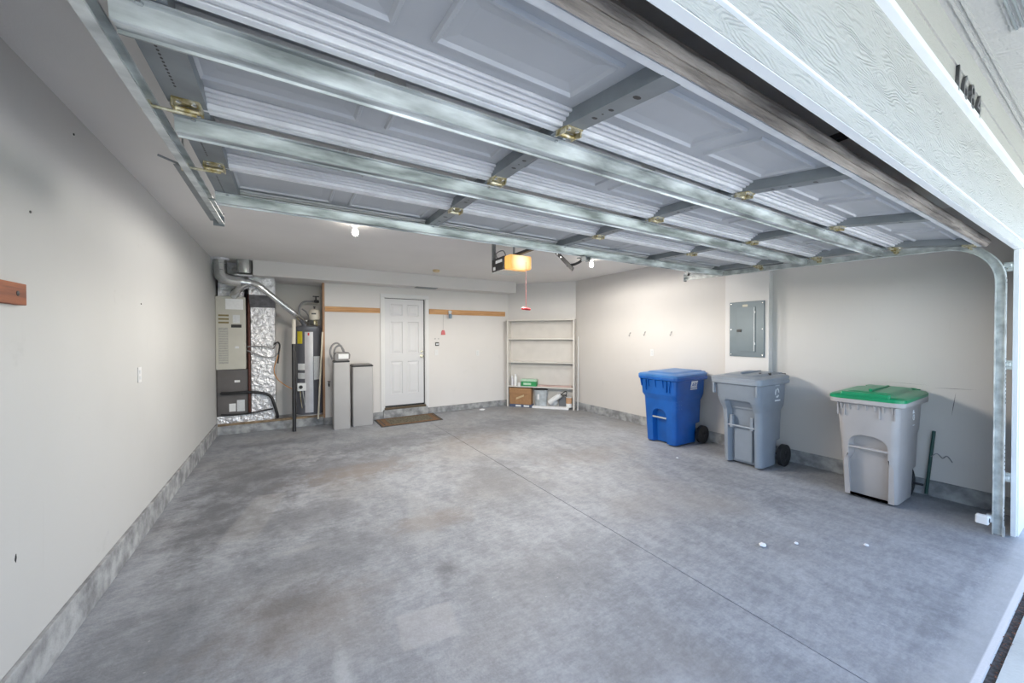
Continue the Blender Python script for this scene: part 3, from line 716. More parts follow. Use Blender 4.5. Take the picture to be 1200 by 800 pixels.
ar = MB(); A = Vector((2.335, 3.16, 2.45)); B = Vector((2.335, 2.80, 2.150)); dv = (B-A).normalized(); pv = Vector((0, -dv.z, dv.y))*.019
for x0 in (2.352,):
    vs = [A+pv, B+pv, B-pv, A-pv]; ar.ring([[(x0-.004, v.y, v.z) for v in vs], [(x0+.004, v.y, v.z) for v in vs]])
t.part('straight_arm', ar, BLACK)
jp = curve([(2.365, 2.90, 2.205), (2.365, 2.80, 2.225), (2.365, 2.72, 2.27), (2.365, 2.66, 2.225)][:1]+[(2.365, 2.80, 2.20), (2.365, 2.72, 2.21), (2.365, 2.655, 2.235)], 5)
t.part('curved_arm', MB().tube(jp, .013, 8), BLACK, smooth=True)
for f_ in (.35, .5): 
    p = A.lerp(B, f_); t.part('bolt', MB().lathe((2.348, p.y, p.z), [(.010, 0), (.010, -.006), (.001, -.007)], 8, 'x'), BOLT)
t.part('release_cord', MB().tube([(2.345, 3.14, 2.44), (2.335, 3.585, 2.40), (2.333, 3.60, 2.36)][-1:]+[(2.333, 3.60, 1.83)], .0022, 6), RED)
t.part('release_handle', MB().tube([(2.265, 3.575, 1.822), (2.333, 3.60, 1.826), (2.40, 3.62, 1.822)], [.012, .016, .012], 10), RED, smooth=True)

# ------------------------------------------------------------------ furnace in the niche
F = 7.30
t = Thing('furnace', 'tall beige and dark grey gas furnace in the left corner niche', 'furnace', (-.76, 7.5, .165))
t.part('plinth', MB().box(-.955, -.20, F+.005, 7.70, .165, .278), FOIL)
low = t.part('lower_cabinet', MB().box(-.952, -.55, F, 7.72, .278, 1.008), FURND, bevel=.006)
upc = t.part('upper_cabinet', MB().box(-.957, -.575, F-.035, 7.72, 1.008, 2.145), BEIGE, bevel=.008)
fy = F-.036
t.part('grille', MB().box(-.92, -.80, fy-.003, fy+.002, 1.10, 1.66), BEIGED, upc)
for i in range(14): t.part('grille_slat', MB().box(-.915, -.805, fy-.006, fy-.002, 1.13+i*.037, 1.14+i*.037), BEIGE, upc)
t.part('louvre_frame', MB().box(-.925, -.785, fy-.004, fy+.002, 1.70, 1.90), BEIGE, upc, bevel=.003)
for i in range(3): t.part('louvre', MB().box(-.92, -.79, fy-.006, fy-.001, 1.725+i*.055, 1.752+i*.055), SLOT, upc)
t.part('label', MB().box(-.83, -.605, fy-.002, fy+.001, 1.945, 2.11), LABEL, upc)
t.part('label', MB().box(-.74, -.65, fy-.002, fy+.001, 1.73, 1.86), LABELG, upc)
t.part('name_plate', MB().box(-.762, -.63, fy-.004, fy+.001, 1.662, 1.71), BLACK, upc, bevel=.002)
t.part('label', MB().box(-.715, -.665, fy-.002, fy+.001, 1.335, 1.37), LABELG, upc)
t.part('label', MB().box(-.73, -.66, F-.002, F+.001, .80, .835), LABEL, low)
t.part('label', MB().box(-.80, -.715, F-.002, F+.001, .345, .47), LABEL, low)
t.part('label', MB().box(-.70, -.60, F-.002, F+.001, .34, .52), LABELG, low)
t.part('plenum', MB().box(-.93, -.60, 7.33, 7.72, 2.145, ZC), FOIL)
dr = curve([(-.885, F-.02, .645), (-.86, F-.045, .64), (-.55, F-.055, .64), (-.38, F-.055, .615), (-.26, F-.05, .56), (-.21, F-.06, .44), (-.165, F-.05, .26), (-.16, F-.02, .19)], 6)
t.part('condensate_hose', MB().tube(dr, .022, 10), BLACK, smooth=True)
t.part('condensate_hose', MB().tube(curve([(-.90, F-.03, .315), (-.7, F-.045, .30), (-.5, F-.045, .31), (-.22, F-.04, .345)], 5), .012, 8), BLACK, smooth=True)
t.part('suction_line', MB().tube([(-.535, F-.02, .30), (-.535, F-.02, 2.2)], .019, 10), COPPER, smooth=True)
t.part('return_duct', MB().box(-.515, -.185, F+.0, 7.72, .278, 2.0), FOIL, bevel=.008)
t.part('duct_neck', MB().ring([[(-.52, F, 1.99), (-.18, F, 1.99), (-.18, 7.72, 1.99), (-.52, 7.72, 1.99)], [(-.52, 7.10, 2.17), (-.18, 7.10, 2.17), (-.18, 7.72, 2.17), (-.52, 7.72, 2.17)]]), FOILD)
t.part('duct_head', MB().box(-.52, -.18, 7.10, 7.72, 2.17, 2.449), FOIL, bevel=.006)
# flue: furnace and heater vents meet
t2 = Thing('flue_pipe', 'shiny round flue running from the ceiling down to the water heater', 'pipe', (-.5, 7.1, 1.75))
main = curve([(-.86, 7.0, ZC), (-.86, 7.0, 2.52), (-.84, 7.0, 2.42), (-.76, 7.0, 2.37), (-.60, 7.0, 2.35)], 6)
t2.part('elbow', MB().tube(main, .085, 18), DUCT, smooth=True)
t2.part('reducer', MB().tube([(-.66, 7.0, 2.36), (-.56, 7.0, 2.345), (-.48, 7.0, 2.34)], [.083, .065, .052], 18), DUCT, smooth=True)
t2.part('vent_run', MB().tube(curve([(-.50, 7.0, 2.342), (-.42, 7.0, 2.33), (-.34, 7.01, 2.27), (.05, 7.1, 1.93), (.13, 7.2, 1.86), (.22, 7.36, 1.78), (.26, 7.42, 1.70)], 5), .044, 16), DUCT, smooth=True)
for p0, p1 in (((-.05, 7.078, 2.02), (-.02, 7.085, 1.99)), ((-.36, 7.008, 2.288), (-.33, 7.012, 2.262))): t2.part('collar', MB().tube([p0, p1], .049, 16), DUCT)
for z in (2.60, 2.50): t2.part('collar', MB().lathe((-.86, 7.0, z), [(.0865, 0), (.090, .004), (.0865, .008)], 18), DUCT)
t2.part('furnace_vent', MB().tube(curve([(-.72, 7.35, 2.15), (-.71, 7.2, 2.19), (-.62, 7.05, 2.27), (-.52, 7.0, 2.33)], 5), .058, 16), DUCT, smooth=True)
t2.part('ceiling_collar', MB().lathe((-.86, 7.0, ZC-.02), [(.12, .02), (.11, 0), (.088, -.004)], 18), FOIL)
t3 = Thing('supply_duct_stub', 'round metal duct stub at the ceiling right of the flue elbow', 'duct', (-.58, 6.98, 2.50))
t3.part('stub', MB().lathe((-.56, 6.98, 2.46), [(.06, 0), (.095, .02), (.10, .08), (.10, .219)], 18), DUCT, smooth=True)
t3.part('flange', MB().box(-.675, -.455, 6.86, 7.09, 2.43, 2.447), FOIL)
solo('foil_duct', MB().ring([[(-.958, 7.05, 2.45), (-.93, 7.05, 2.42), (-.93, 7.30, 2.42), (-.958, 7.30, 2.45)], [(-.958, 6.95, ZC-.002), (-.86, 6.95, ZC-.002), (-.86, 7.30, ZC-.002), (-.958, 7.30, ZC-.002)]]), FOIL, 'crumpled foil-wrapped duct in the top left corner of the niche', 'duct')
# wiring on the foil duct
t = Thing('cable_bundle', 'tangle of grey, black and orange control wires looped beside the foil duct', 'cable', (-.2, F-.05, 1.0))
t.part('grey_cable', MB().tube(curve([(-.56, F-.045, 1.36), (-.45, F-.06, 1.37), (-.3, F-.06, 1.355), (-.22, F-.05, 1.32), (-.18, F-.05, 1.38), (-.14, F-.04, 1.41)], 5), .009, 8), GREYW, smooth=True)
t.part('grey_cable', MB().tube(curve([(-.56, F-.045, 1.30), (-.45, F-.06, 1.25), (-.32, F-.06, 1.19), (-.2, F-.05, 1.19), (-.15, F-.04, 1.25)], 5), .010, 8), GREYW, smooth=True)
t.part('black_cable', MB().tube(curve([(-.20, F-.05, 1.39), (-.15, F-.05, 1.43), (-.12, F-.04, 1.38), (-.135, F-.04, 1.25), (-.15, F-.04, 1.08)], 5), .013, 8), BLACK, smooth=True)
t.part('orange_cable', MB().tube(curve([(-.12, F-.04, 1.3), (-.16, F-.05, 1.15), (-.20, F-.05, 1.0), (-.17, F-.05, .85), (-.05, F-.06, .72), (.10, F-.07, .62)], 5), .007, 8), ORANGE, smooth=True)
# ------------------------------------------------------------------ water heater
HX, HY, HR = .335, 7.52, .228
t = Thing('water_heater', 'tall dark grey water heater with pale band in the niche', 'water heater', (HX, HY, .135))
t.part('base', MB().lathe((HX, HY, .135), [(HR-.01, 0), (HR-.01, .04), (HR, .05)], 36), SILVER)
tank = t.part('tank', MB().lathe((HX, HY, .185), [(HR, 0), (HR, 1.42), (HR+.004, 1.425), (HR+.004, 1.50), (HR-.03, 1.525), (.001, 1.53)], 40), HEATG, smooth=True)
def arc(a0, a1, z0, z1, d=.003, n=8):
    m = MB(); rings = []
    for rr in (HR+.0005, HR+d):
        rings.append([(HX+rr*math.sin(R(a0+(a1-a0)*i/n)), HY-rr*math.cos(R(a0+(a1-a0)*i/n))) for i in range(n+1)])
    poly = rings[0]+rings[1][::-1]; return m.prism(poly, z0, z1, 'z')
for a0, a1, z0, z1, m_, nm in ((-24, 8, .22, 1.60, SILVER, 'pale_band'), (10, 36, .78, 1.18, LABELG, 'label'), (-60, -34, 1.40, 1.62, YELLOW, 'energy_label'), (-58, -24, .95, 1.06, LABEL, 'label'), (-58, -24, .80, .90, LABELG, 'label')):
    t.part(nm, arc(a0, a1, z0, z1), m_, tank)
t.part('red_logo', arc(-12, -6, 1.54, 1.585, .005, 3), RED, tank)
gx, gy = HX+HR*math.sin(R(-40)), HY-HR*math.cos(R(-40))
t.part('gas_valve', MB().box(gx-.06, gx+.07, gy-.06, gy+.02, .60, .73), LABEL, bevel=.006)
t.part('valve_dial', MB().lathe((gx-.01, gy-.06, .665), [(.03, 0), (.028, -.02), (.001, -.022)], 16, 'y'), BLACK)
t.part('burner_tube', MB().tube(curve([(gx+.02, gy-.04, .60), (gx+.03, gy-.05, .5), (gx+.06, gy-.02, .30)]), .006, 8), GALVL)
t.part('burner_tube', MB().tube(curve([(gx-.02, gy-.04, .60), (gx-.01, gy-.05, .45), (gx+.01, gy-.02, .30)]), .006, 8), BRASS)
t.part('draft_hood', MB().lathe((HX-.06, HY, 1.715), [(.075, .0), (.06, .05), (.045, .07), (.045, .09)], 18), DUCT, smooth=True)
t.part('dip_pipe', MB().tube([(HX+.10, HY-.05, 1.70), (HX+.10, HY-.05, 1.84)], .013, 10), BRASS)
t = Thing('expansion_tank', 'small white expansion tank mounted above the water heater', 'tank', (.41, 7.34, 1.78))
ex, ey = .395, 7.36
t.part('tank_shell', MB().lathe((ex, ey, 1.80), [(.03, 0), (.075, .015), (.088, .05), (.088, .15), (.07, .185), (.02, .20)], 24), CREAM, smooth=True)
t.part('fitting', MB().lathe((ex, ey, 1.735), [(.016, 0), (.016, .065)], 12), BRASS)
t.part('label', MB().box(ex-.05, ex+.02, ey-.0895, ey-.083, 1.90, 1.925), BLACK)
t.part('valve', MB().lathe((ex, ey, 2.0), [(.012, 0), (.012, .03), (.02, .035), (.02, .045)], 10), BLACK)
t = Thing('water_pipe_loop', 'braided grey supply hose with a black tap handle above the water heater', 'hose', (.3, 7.5, 1.7))
t.part('hose', MB().tube(curve([(.22, 7.42, 1.76), (.18, 7.44, 1.88), (.17, 7.45, 2.02), (.23, 7.5, 2.12), (.33, 7.55, 2.14), (.40, 7.6, 2.15)], 6), .017, 10), GREYW, smooth=True)
t.part('hose', MB().tube(curve([(.32, 7.4, 1.86), (.27, 7.42, 1.95), (.21, 7.44, 2.0)], 6), .013, 10), GREYW, smooth=True)
t.part('valve_body', MB().lathe((.44, 7.55, 2.15), [(.024, -.04), (.03, 0), (.024, .04)], 12, 'x'), BLACK)
t.part('tap_handle', MB().tube([(.43, 7.55, 2.17), (.43, 7.55, 2.23)], .012, 8).box(.38, .48, 7.54, 7.56, 2.225, 2.245), BLACK)
# poles leaning in front of the niche
t = Thing('long_pole', 'long black pole with a cream upper end leaning at the niche', 'pole', (.075, 6.95, 0))
t.part('shaft', MB().tube([(.075, 6.95, 0), (.075, 7.08, 1.40)], .028, 12), BLACK, smooth=True)
t.part('handle', MB().tube([(.075, 7.08, 1.40), (.083, 7.115, 1.80)], .030, 12), CREAM, smooth=True)
solo('thin_stick', MB().tube([(.43, 7.17, .12), (.51, 7.24, 1.60)], .014, 10), PALE, 'thin pale wooden stick leaning in front of the water heater', 'stick', smooth=True)
# ------------------------------------------------------------------ water softener: resin tank and brine tank
def tower(x0, x1, y0, y1, h, t, name, taper=.006):
    r = .02; rings = []
    for z, k in ((0, taper), (.02, 0), (h*.5, 0), (h-.01, taper*.6), (h, taper)):
        a0, a1, b0, b1 = x0+k, x1-k, y0+k, y1-k; rr = []
        for cx, cy, s in ((a1-r, b1-r, 0), (a0+r, b1-r, 90), (a0+r, b0+r, 180), (a1-r, b0+r, 270)):
            for q in range(5): a = R(s+q*22.5); rr.append((cx+r*math.cos(a), cy+r*math.sin(a), z))
        rings.append(rr)
    return t.part(name, MB().ring(rings), SOFT, smooth=True)
t = Thing('water_softener', 'tall slim grey water softener with a valve head and hoses on top', 'water softener', (.75, 6.83, 0))
tower(.625, .878, 6.70, 6.94, 1.095, t, 'cabinet')
t.part('collar', MB().box(.63, .873, 6.705, 6.935, 1.095, 1.125), BLACK, bevel=.008)
t.part('valve_head', MB().prism([(.64, 1.14), (.67, 1.122), (.84, 1.122), (.875, 1.15), (.885, 1.22), (.86, 1.262), (.67, 1.262), (.64, 1.22)], 6.70, 6.86), SOFTC, bevel=.01)
t.part('display', MB().box(.70, .855, 6.694, 6.702, 1.155, 1.235), LABEL, bevel=.003)
for dx, h in ((0, .17), (.05, .13)):
    t.part('bypass_hose', MB().tube(curve([(.63+dx, 6.88, 1.14), (.60+dx*1.2, 6.92, 1.25), (.63+dx*1.2, 6.93, 1.25+h*.7), (.71+dx, 6.93, 1.24+h), (.79, 6.92, 1.22+h*.6), (.83, 6.90, 1.20)], 6), .015, 10), GREYW, smooth=True)
t = Thing('brine_tank', 'shorter grey salt tank with a dark lid beside the water softener', 'brine tank', (1.09, 6.9, 0))
tower(.925, 1.255, 6.79, 7.12, 1.005, t, 'cabinet')
t.part('lid', MB().box(.922, 1.258, 6.787, 7.123, 1.005, 1.03), BLACK, bevel=.006)
t.part('lid_top', MB().box(.935, 1.245, 6.80, 7.11, 1.03, 1.045), SOFTC, bevel=.006)
t = Thing('hose_bib', 'small dark tap on the wall beside the water softener', 'tap', (.60, YB-.05, .66))
t.part('spout', MB().tube(curve([(.60, YB, .70), (.60, YB-.05, .70), (.60, YB-.07, .66)], 4), .012, 8), DARK)
t.part('handle', MB().lathe((.60, YB-.045, .72), [(.008, 0), (.008, .02), (.025, .022), (.025, .03)], 10), DARK)
# ------------------------------------------------------------------ door mat
t = Thing('door_mat', 'brown patterned door mat on the floor before the white door', 'mat', (1.93, 6.9, 0))
mx = [(1.33, 7.13), (2.46, 7.19), (2.42, 6.52), (1.33, 6.49)]
def quad_in(q, k):
    cx = sum(p[0] for p in q)/4; cy = sum(p[1] for p in q)/4
    return [(p[0]-(k if p[0] > cx else -k), p[1]-(k if p[1] > cy else -k)) for p in q]
t.part('backing', MB().prism(mx, 0, .007, 'z'), MATD)
t.part('border', MB().prism(quad_in(mx, .03), .007, .010, 'z'), MATB)
inner = [(1.50, 7.05), (2.30, 7.08), (2.27, 6.62), (1.50, 6.59)]
t.part('field', MB().prism(inner, .010, .013, 'z'), MATF)
for s in (0, 1): t.part('stripe', MB().prism([(1.40+s*.985, 7.07), (1.415+s*.985, 7.07), (1.415+s*.97, 6.56), (1.40+s*.97, 6.56)], .010, .0125, 'z'), MATD)
# ------------------------------------------------------------------ bookcase on the corner wall
sA = Vector((4.095, 7.056, 0)); su = (Vector((5.018, 5.988, 0))-sA).normalized(); sn = Vector((-su.y, su.x, 0))
if sn.dot(Vector((1, 1, 0))) < 0: sn = -sn
ang = math.atan2(su.y, su.x)
SW, SH, SD = 1.45, 1.885, .205
t = Thing('bookcase', 'cream open bookcase standing across the far right corner', 'bookcase', tuple(sA), ang, local=True)
LY = 1 if Vector((-math.sin(ang), math.cos(ang), 0)).dot(sn) > 0 else -1   # local +y goes towards the wall
def sb(x0, x1, d0, d1, z0, z1): return MB().box(x0, x1, min(d0*LY, d1*LY), max(d0*LY, d1*LY), z0, z1)
t.part('side_panel', sb(-.02, .012, 0, SD, 0, SH), SHELF, bevel=.002)
t.part('side_panel', sb(SW-.032, SW, 0, SD, 0, SH), SHELF, bevel=.002)
t.part('top', sb(.012, SW-.032, 0, SD, SH-.03, SH), SHELF, bevel=.002)
t.part('back_panel', sb(.012, SW-.032, SD-.008, SD, .0, SH-.03), SHELFD)
for z in (.43, .955, 1.455): t.part('shelf', sb(.012, SW-.032, .008, SD-.008, z, z+.022), SHELF, bevel=.002)
def sw(x, d, z=0):  # bookcase coordinates to world
    p = sA + su*x + sn*d; return (p.x, p.y, z)
def shelf_thing(name, label, cat, x, d, z, rz=0): return Thing(name, label, cat, sw(x, d, z), ang+rz, local=True)
t = shelf_thing('cardboard_box', 'brown taped cardboard box on the bookcase floor at the left', 'box', .28, .10, .06)
t.part('carton', MB().box(-.24, .24, -.085, .085, 0, .345), CARD, bevel=.004)
t.part('flap', MB().box(-.245, .245, -.098, -.086, .22, .35), CARD, bevel=.003)
t.part('tape', MB().add([(-.09, -.100, .10), (.08, -.100, .17), (.08, -.100, .21), (-.09, -.100, .14), (-.09, -.0855, .10), (.08, -.0855, .17), (.08, -.0855, .21), (-.09, -.0855, .14)], [[0, 1, 2, 3], [4, 5, 6, 7], [0, 1, 5, 4], [3, 2, 6, 7], [0, 3, 7, 4], [1, 2, 6, 5]]), TAPE)
solo_b = shelf_thing('flat_carton', 'flat blue and white carton under the cardboard box', 'box', .30, .10, 0)
solo_b.part('tray', MB().box(-.26, .24, -.095, .085, 0, .058), mat('navy_carton', (.08, .10, .17), .6), bevel=.003)
for x in (-.12, .06): solo_b.part('label', MB().box(x, x+.12, -.0965, -.094, .012, .046), LABEL)
t = shelf_thing('metal_bucket', 'pale grey galvanised bucket on the bookcase floor beside the carton', 'bucket', .715, .10, .045)
def oval(a, b_, z): return [(a*math.cos(2*PI*i/28), b_*math.sin(2*PI*i/28), z) for i in range(28)]
t.part('pail', MB().ring([oval(.125, .078, 0), oval(.15, .088, .34), oval(.152, .09, .345)]), BUCKET, smooth=True)
t.part('rim', MB().ring([oval(.154, .092, .335), oval(.157, .095, .342), oval(.154, .092, .352)]), DARK)
t.part('label', MB().box(-.05, -.01, -.098, -.09, .14, .25), LABEL)
o = shelf_thing('white_sheet', 'flat white foam sheet under the bucket on the bookcase floor', 'sheet', .95, .09, 0)
o.part('sheet', MB().box(-.40, .38, -.105, .09, 0, .043), PAPER, bevel=.004)
t = shelf_thing('paint_roller', 'white fluffy paint roller cover lying on the jumble in the bookcase', 'roller', 1.03, .056, .10)
t.part('sleeve', MB().tube([(-.12, 0, .02), (-.06, 0, .07), (.10, 0, .18)], .054, 16), LABEL, smooth=True)
t.part('end_cap', MB().tube([(.10, 0, .18), (.13, 0, .20)], .05, 16), LABELG)
t.part('frame', MB().tube(curve([(.13, 0, .20), (.22, 0, .27), (.25, 0, .25), (.24, .0, .20)], 5), .010, 8), BLACK, smooth=True)
t = shelf_thing('crumpled_bag', 'crumpled white plastic bag beside the bucket in the bookcase', 'bag', .985, .152, .045)
m_ = MB(); rr = []
for j in range(9):
    th = PI*j/8; rr.append([((.085+.012*math.sin(5*i+j*2))*math.sin(th)*math.cos(2*PI*i/14)+.0, .035*math.sin(th)*math.sin(2*PI*i/14), .075-.075*math.cos(th)+.012*math.sin(3*i+j)*math.sin(th)) for i in range(14)])
m_.ring(rr); t.part('bag', m_, LABELG); t.part('knot', MB().lathe((.02, 0, .145), [(.008, 0), (.014, .02), (.022, .035)], 8), LABELG)
t = shelf_thing('dark_case', 'dark tool case behind the roller on the bookcase floor', 'case', 1.205, .158, .045)
t.part('case_body', MB().box(-.11, .11, -.03, .03, 0, .20), mat('slate_case', (.14, .15, .17), .5), bevel=.01)
t.part('handle', MB().tube(curve([(-.05, 0, .20), (-.04, 0, .23), (.04, 0, .23), (.05, 0, .20)], 4), .008, 8), BLACK)
t = shelf_thing('paint_can', 'small tan and white can at the right end of the bookcase floor', 'can', 1.325, .075, .045)
t.part('tin', MB().lathe((0, 0, 0), [(.062, 0), (.062, .08)], 22), LABEL, smooth=True)
t.part('band', MB().lathe((0, 0, .08), [(.063, 0), (.063, .12)], 22), mat('tan_can_label', (.55, .33, .2), .5), smooth=True)
t.part('lid', MB().lathe((0, 0, .20), [(.064, 0), (.064, .008), (.055, .009), (.054, .004), (.001, .004)], 22), LABELG)
for i, (x, h, m_, lb) in enumerate(((.075, .20, SILVER, 'grey spray can at the left end of the bookcase shelf'), (.15, .235, LABEL, 'tall white spray can on the bookcase shelf beside the green carton'))):
    t = shelf_thing('spray_can', lb, 'can', x, .09, .452)
    t.part('can_body', MB().lathe((0, 0, 0), [(.034, 0), (.034, h-.05), (.024, h-.035)], 18), m_, smooth=True)
    t.part('cap', MB().lathe((0, 0, h-.035), [(.027, 0), (.027, .04), (.022, .045)], 18), WHITE, smooth=True)
t = shelf_thing('green_carton', 'low green carton with pale print on the bookcase shelf', 'box', .46, .09, .452)
t.part('carton', MB().box(-.16, .17, -.07, .07, 0, .105), GBOX, bevel=.003)
t.part('lid', MB().box(-.165, .175, -.073, .073, .105, .15), GBOXL, bevel=.003)
t.part('label', MB().box(-.11, .06, -.0745, -.069, .03, .075), GBOXL)
t = shelf_thing('white_jar', 'small white jar before the green carton', 'jar', .245, .05, .452)
t.part('jar', MB().lathe((0, 0, 0), [(.034, 0), (.036, .055), (.03, .06)], 16), LABEL, smooth=True); t.part('lid', MB().lathe((0, 0, .06), [(.032, 0), (.032, .015)], 16), WHITE)
o = shelf_thing('loose_board', 'thin pinkish board lying at the back of the bookcase shelf', 'board', 1.02, .13, .452)
o.part('board', MB().box(-.38, .36, -.05, .05, 0, .028), mat('pinkish_board', (.50, .36, .33), .6), bevel=.002)
solo('leaning_rod', MB().tube([(5.10, 5.92, .0), (5.178, 5.99, 1.52)], .012, 8), WHITE, 'thin white rod leaning on the right wall beside the bookcase', 'rod', smooth=True)
# scraps on the floor
for i, (x, y, s, lb) in enumerate(((3.41, 6.92, .07, 'crumpled white paper on the floor between the mat and the bookcase'), (2.91, 1.38, .035, 'white scrap on the floor before the taupe bin, nearest the joint'), (3.15, 1.27, .02, 'tiny white scrap on the floor before the taupe bin'), (3.55, 1.0, .022, 'small white scrap on the floor nearest the right track'), (4.12, 2.93, .022, 'tiny pale scrap on the floor between the blue and grey bins'))):
    m_ = MB(); rr = []
    for j in range(5):
        th = .25+(PI-.5)*j/4; rr.append([(x+s*(.8+.25*math.sin(3*k+j))*math.sin(th)*math.cos(k*PI/4), y+s*.7*math.sin(th)*math.sin(k*PI/4), s*.28*(1-math.cos(th))+.003*math.sin(k*2)*math.sin(th)+.002) for k in range(8)])
    solo('paper_scrap', m_.ring(rr), PAPER, lb, 'paper', 'scraps on the floor')

# ------------------------------------------------------------------ wheeled bins
def rrect(x0, x1, y0, y1, r, n=4):
    """rounded rectangle ccw, starting on the +x +y corner; front is -x"""
    out = []
    for cx, cy, s in ((x1-r, y1-r, 0), (x0+r, y1-r, 90), (x0+r, y0+r, 180), (x1-r, y0+r, 270)):
        for q in range(n+1): a = R(s+q*90/n); out.append((cx+r*math.cos(a), cy+r*math.sin(a)))
    return out
def bin_body(sec, notch, top):
    """sec: list (z, x0, x1, halfwidth, r); notch(z) -> (half width, depth) of the hollow in the front face"""
    rings = []
    for z, x0, x1, hy, r in sec:
        base = rrect(x0, x1, -hy, hy, r); k = 10  # after the second corner (front, +y) insert notch points
        nw, nd = notch(z); nw = max(nw, .004)
        pts = base[:10] + [(x0, nw+.02), (x0+nd, nw), (x0+nd, -nw), (x0, -nw-.02)] + base[10:]
        rings.append([(x, y, z) for x, y in pts])
    # inner lip so that the open top closes under the lid
    return MB().ring(rings)
def make_bin(kind, label, cat, loc, rz, W, D, H, body_m, lid_m, group='wheeled bins along the right wall'):
    t = Thing('wheeled_bin', label, cat, loc, rz, group, local=True)
    hw = W/2; fx = -D/2; bx_ = D/2
    def sc(z):   # body profile: straight lower part, shoulder, wide collar
        if kind == 'blue': st = ((.02, .075, .062), (.5, .05, .042), (.66, .04, .036), (.71, .012, .018), (.86, .004, .010), (.97, 0, .006))
        elif kind == 'grey': st = ((.02, .15, .05), (.5, .135, .042), (.62, .12, .036), (.72, .06, .022), (.80, .03, .015), (.97, 0, .008))
        else: st = ((.02, .11, .050), (.45, .075, .036), (.52, .07, .034), (.72, .045, .025), (.86, .03, .018), (.97, .02, .012))
        for (a, f0, s0), (c, f1, s1) in zip(st, st[1:]):
            if z <= c: k = max(0, (z-a)/(c-a)); return f0+(f1-f0)*k, s0+(s1-s0)*k
        return st[-1][1:]
    nz = {'blue': (.50, .095), 'grey': (.74, .13), 'taupe': (.62, .115)}[kind]
    def notch(zf):
        ztop, hwid = nz
        arch = .03 if kind == 'grey' else .11
        wd = hwid + (.035*min(1, max(0, (.42-zf)/.07)) if kind == 'taupe' else 0)
        if zf < ztop-arch: return wd, .075
        if zf < ztop-.004:
            k = (zf-ztop+arch)/arch; return wd*(math.sqrt(max(.04, 1-k**2.4)) if kind != 'grey' else 1-.1*k), .075-.02*k
        return hwid*(.85 if kind == 'grey' else .2), .0
    zs = sorted(set([.285, .295, .02, .06, .2, .355, .365, .45, .5, .52, .60, .62, .66, .71, .72, .80, .86, .97, nz[0]-.11, nz[0]-.08, nz[0]-.055, nz[0]-.035, nz[0]-.02, nz[0]-.011, nz[0]-.005, nz[0], .35, .42]))
    secs = []
    for z in zs:
        f, s = sc(z); secs.append((z*H/1.0*.955, fx+.03+f*D/.75, bx_-.04-(.13 if z < .29 else .04 if z < .66 else .0), hw-.03-s, .055))
    zmap = {}
    b = bin_body(secs, lambda z: notch(z/(.955*H)), H)
    body = t.part('body', b, body_m, smooth=True)
    zt = .97*.955*H
    # rolled collar under the lid
    rings = []
    for k, z in ((.0, zt-.055), (.022, zt-.045), (.026, zt-.012), (.02, zt+.002), (-.02, zt+.002)):
        rings.append([(x, y, z) for x, y in rrect(fx+.03-k, bx_-.03+k, -hw+.03-k, hw-.03+k, .06)])
    t.part('collar', MB().ring(rings), body_m, body, smooth=True)
    # lid: shallow dome with a raised centre
    rings = []
    for k, z in ((.020, zt-.012), (.028, zt-.008), (.028, zt+.018), (.012, zt+.030), (-.03, zt+.036), (-.07, zt+.038), (-.085, zt+.052), (-.12, zt+.056), (-.2, zt+.058)):
        rise = 0
        rings.append([(x, y, z+.020*max(0, (x-fx)/D)) for x, y in rrect(fx+.03-k, bx_-.03+k*.4, -hw+.03-k, hw-.03+k, max(.02, .06+k*.3))])
    lid = t.part('lid', MB().ring(rings), lid_m, smooth=True)
    t.part('lid_ridge', MB().box(fx+.16, bx_-.12, -.012, .012, zt+.055, zt+.085), lid_m, lid, bevel=.008) if kind != 'blue' else None
    if kind == 'taupe': t.part('lid_lip', MB().box(fx+.005, fx+.05, -.17, .17, zt+.012, zt+.058), lid_m, lid, bevel=.014, seg=3)
    # hinge bar at the back
    t.part('hinge_bar', MB().tube([(bx_-.012, -hw+.07, zt+.045), (bx_-.012, hw-.07, zt+.045)], .015, 10), BLACK if kind == 'grey' else lid_m, smooth=True)
    for s in (-.7, .7): t.part('hinge_block', MB().box(bx_-.07, bx_-.005, s*hw*.8-.025, s*hw*.8+.025, zt+.02, zt+.068), lid_m, lid, bevel=.008)
    if kind == 'grey':
        for s in (-.115, -.185): t.part('lid_clip', MB().box(fx+.22+abs(s), fx+.25+abs(s), s-.01, s+.01, zt+.05, zt+.075), BLACK, lid, bevel=.004)
    # fins below the collar
    if kind in ('blue', 'taupe'):
        n = 5 if kind == 'blue' else 7; sp = (hw-.09)
        f, s = sc(.86)
        for i in range(n):
            y = -sp + 2*sp*i/(n-1) - (0 if kind == 'taupe' else -.02)
            h = .10 if kind == 'blue' else .055
            x0 = fx+.03+f*D/.75
            t.part('fin', MB().prism([(x0-.034, zt-.02), (x0+.005, zt-.02), (x0+.005, zt-.055-h), (x0-.006, zt-.055-h)], y-.006, y+.006), body_m, body)
        if kind == 'taupe':
            for y in (-.19, -.09, .15, .20): t.part('rib', MB().box(x0-.010, x0+.01, y-.004, y+.004, zt-.17, zt-.06), body_m, body)
        else:
            for y in (.18, -.16, -.205): t.part('rib', MB().box(x0-.02, x0+.01, y-.006, y+.006, zt-.21, zt-.06), body_m, body)
    else:
        for y in (hw-.05, -hw+.05): t.part('rib', MB().box(fx+.012, fx+.05, y-.010, y+.010, zt-.17, zt-.05), body_m, body, bevel=.003)
    # lift bar across the hollow
    zb = {'blue': .36, 'grey': .42, 'taupe': .47}[kind]*H
    f, s = sc(zb/(.955*H)); xb = fx+.03+f*D/.75
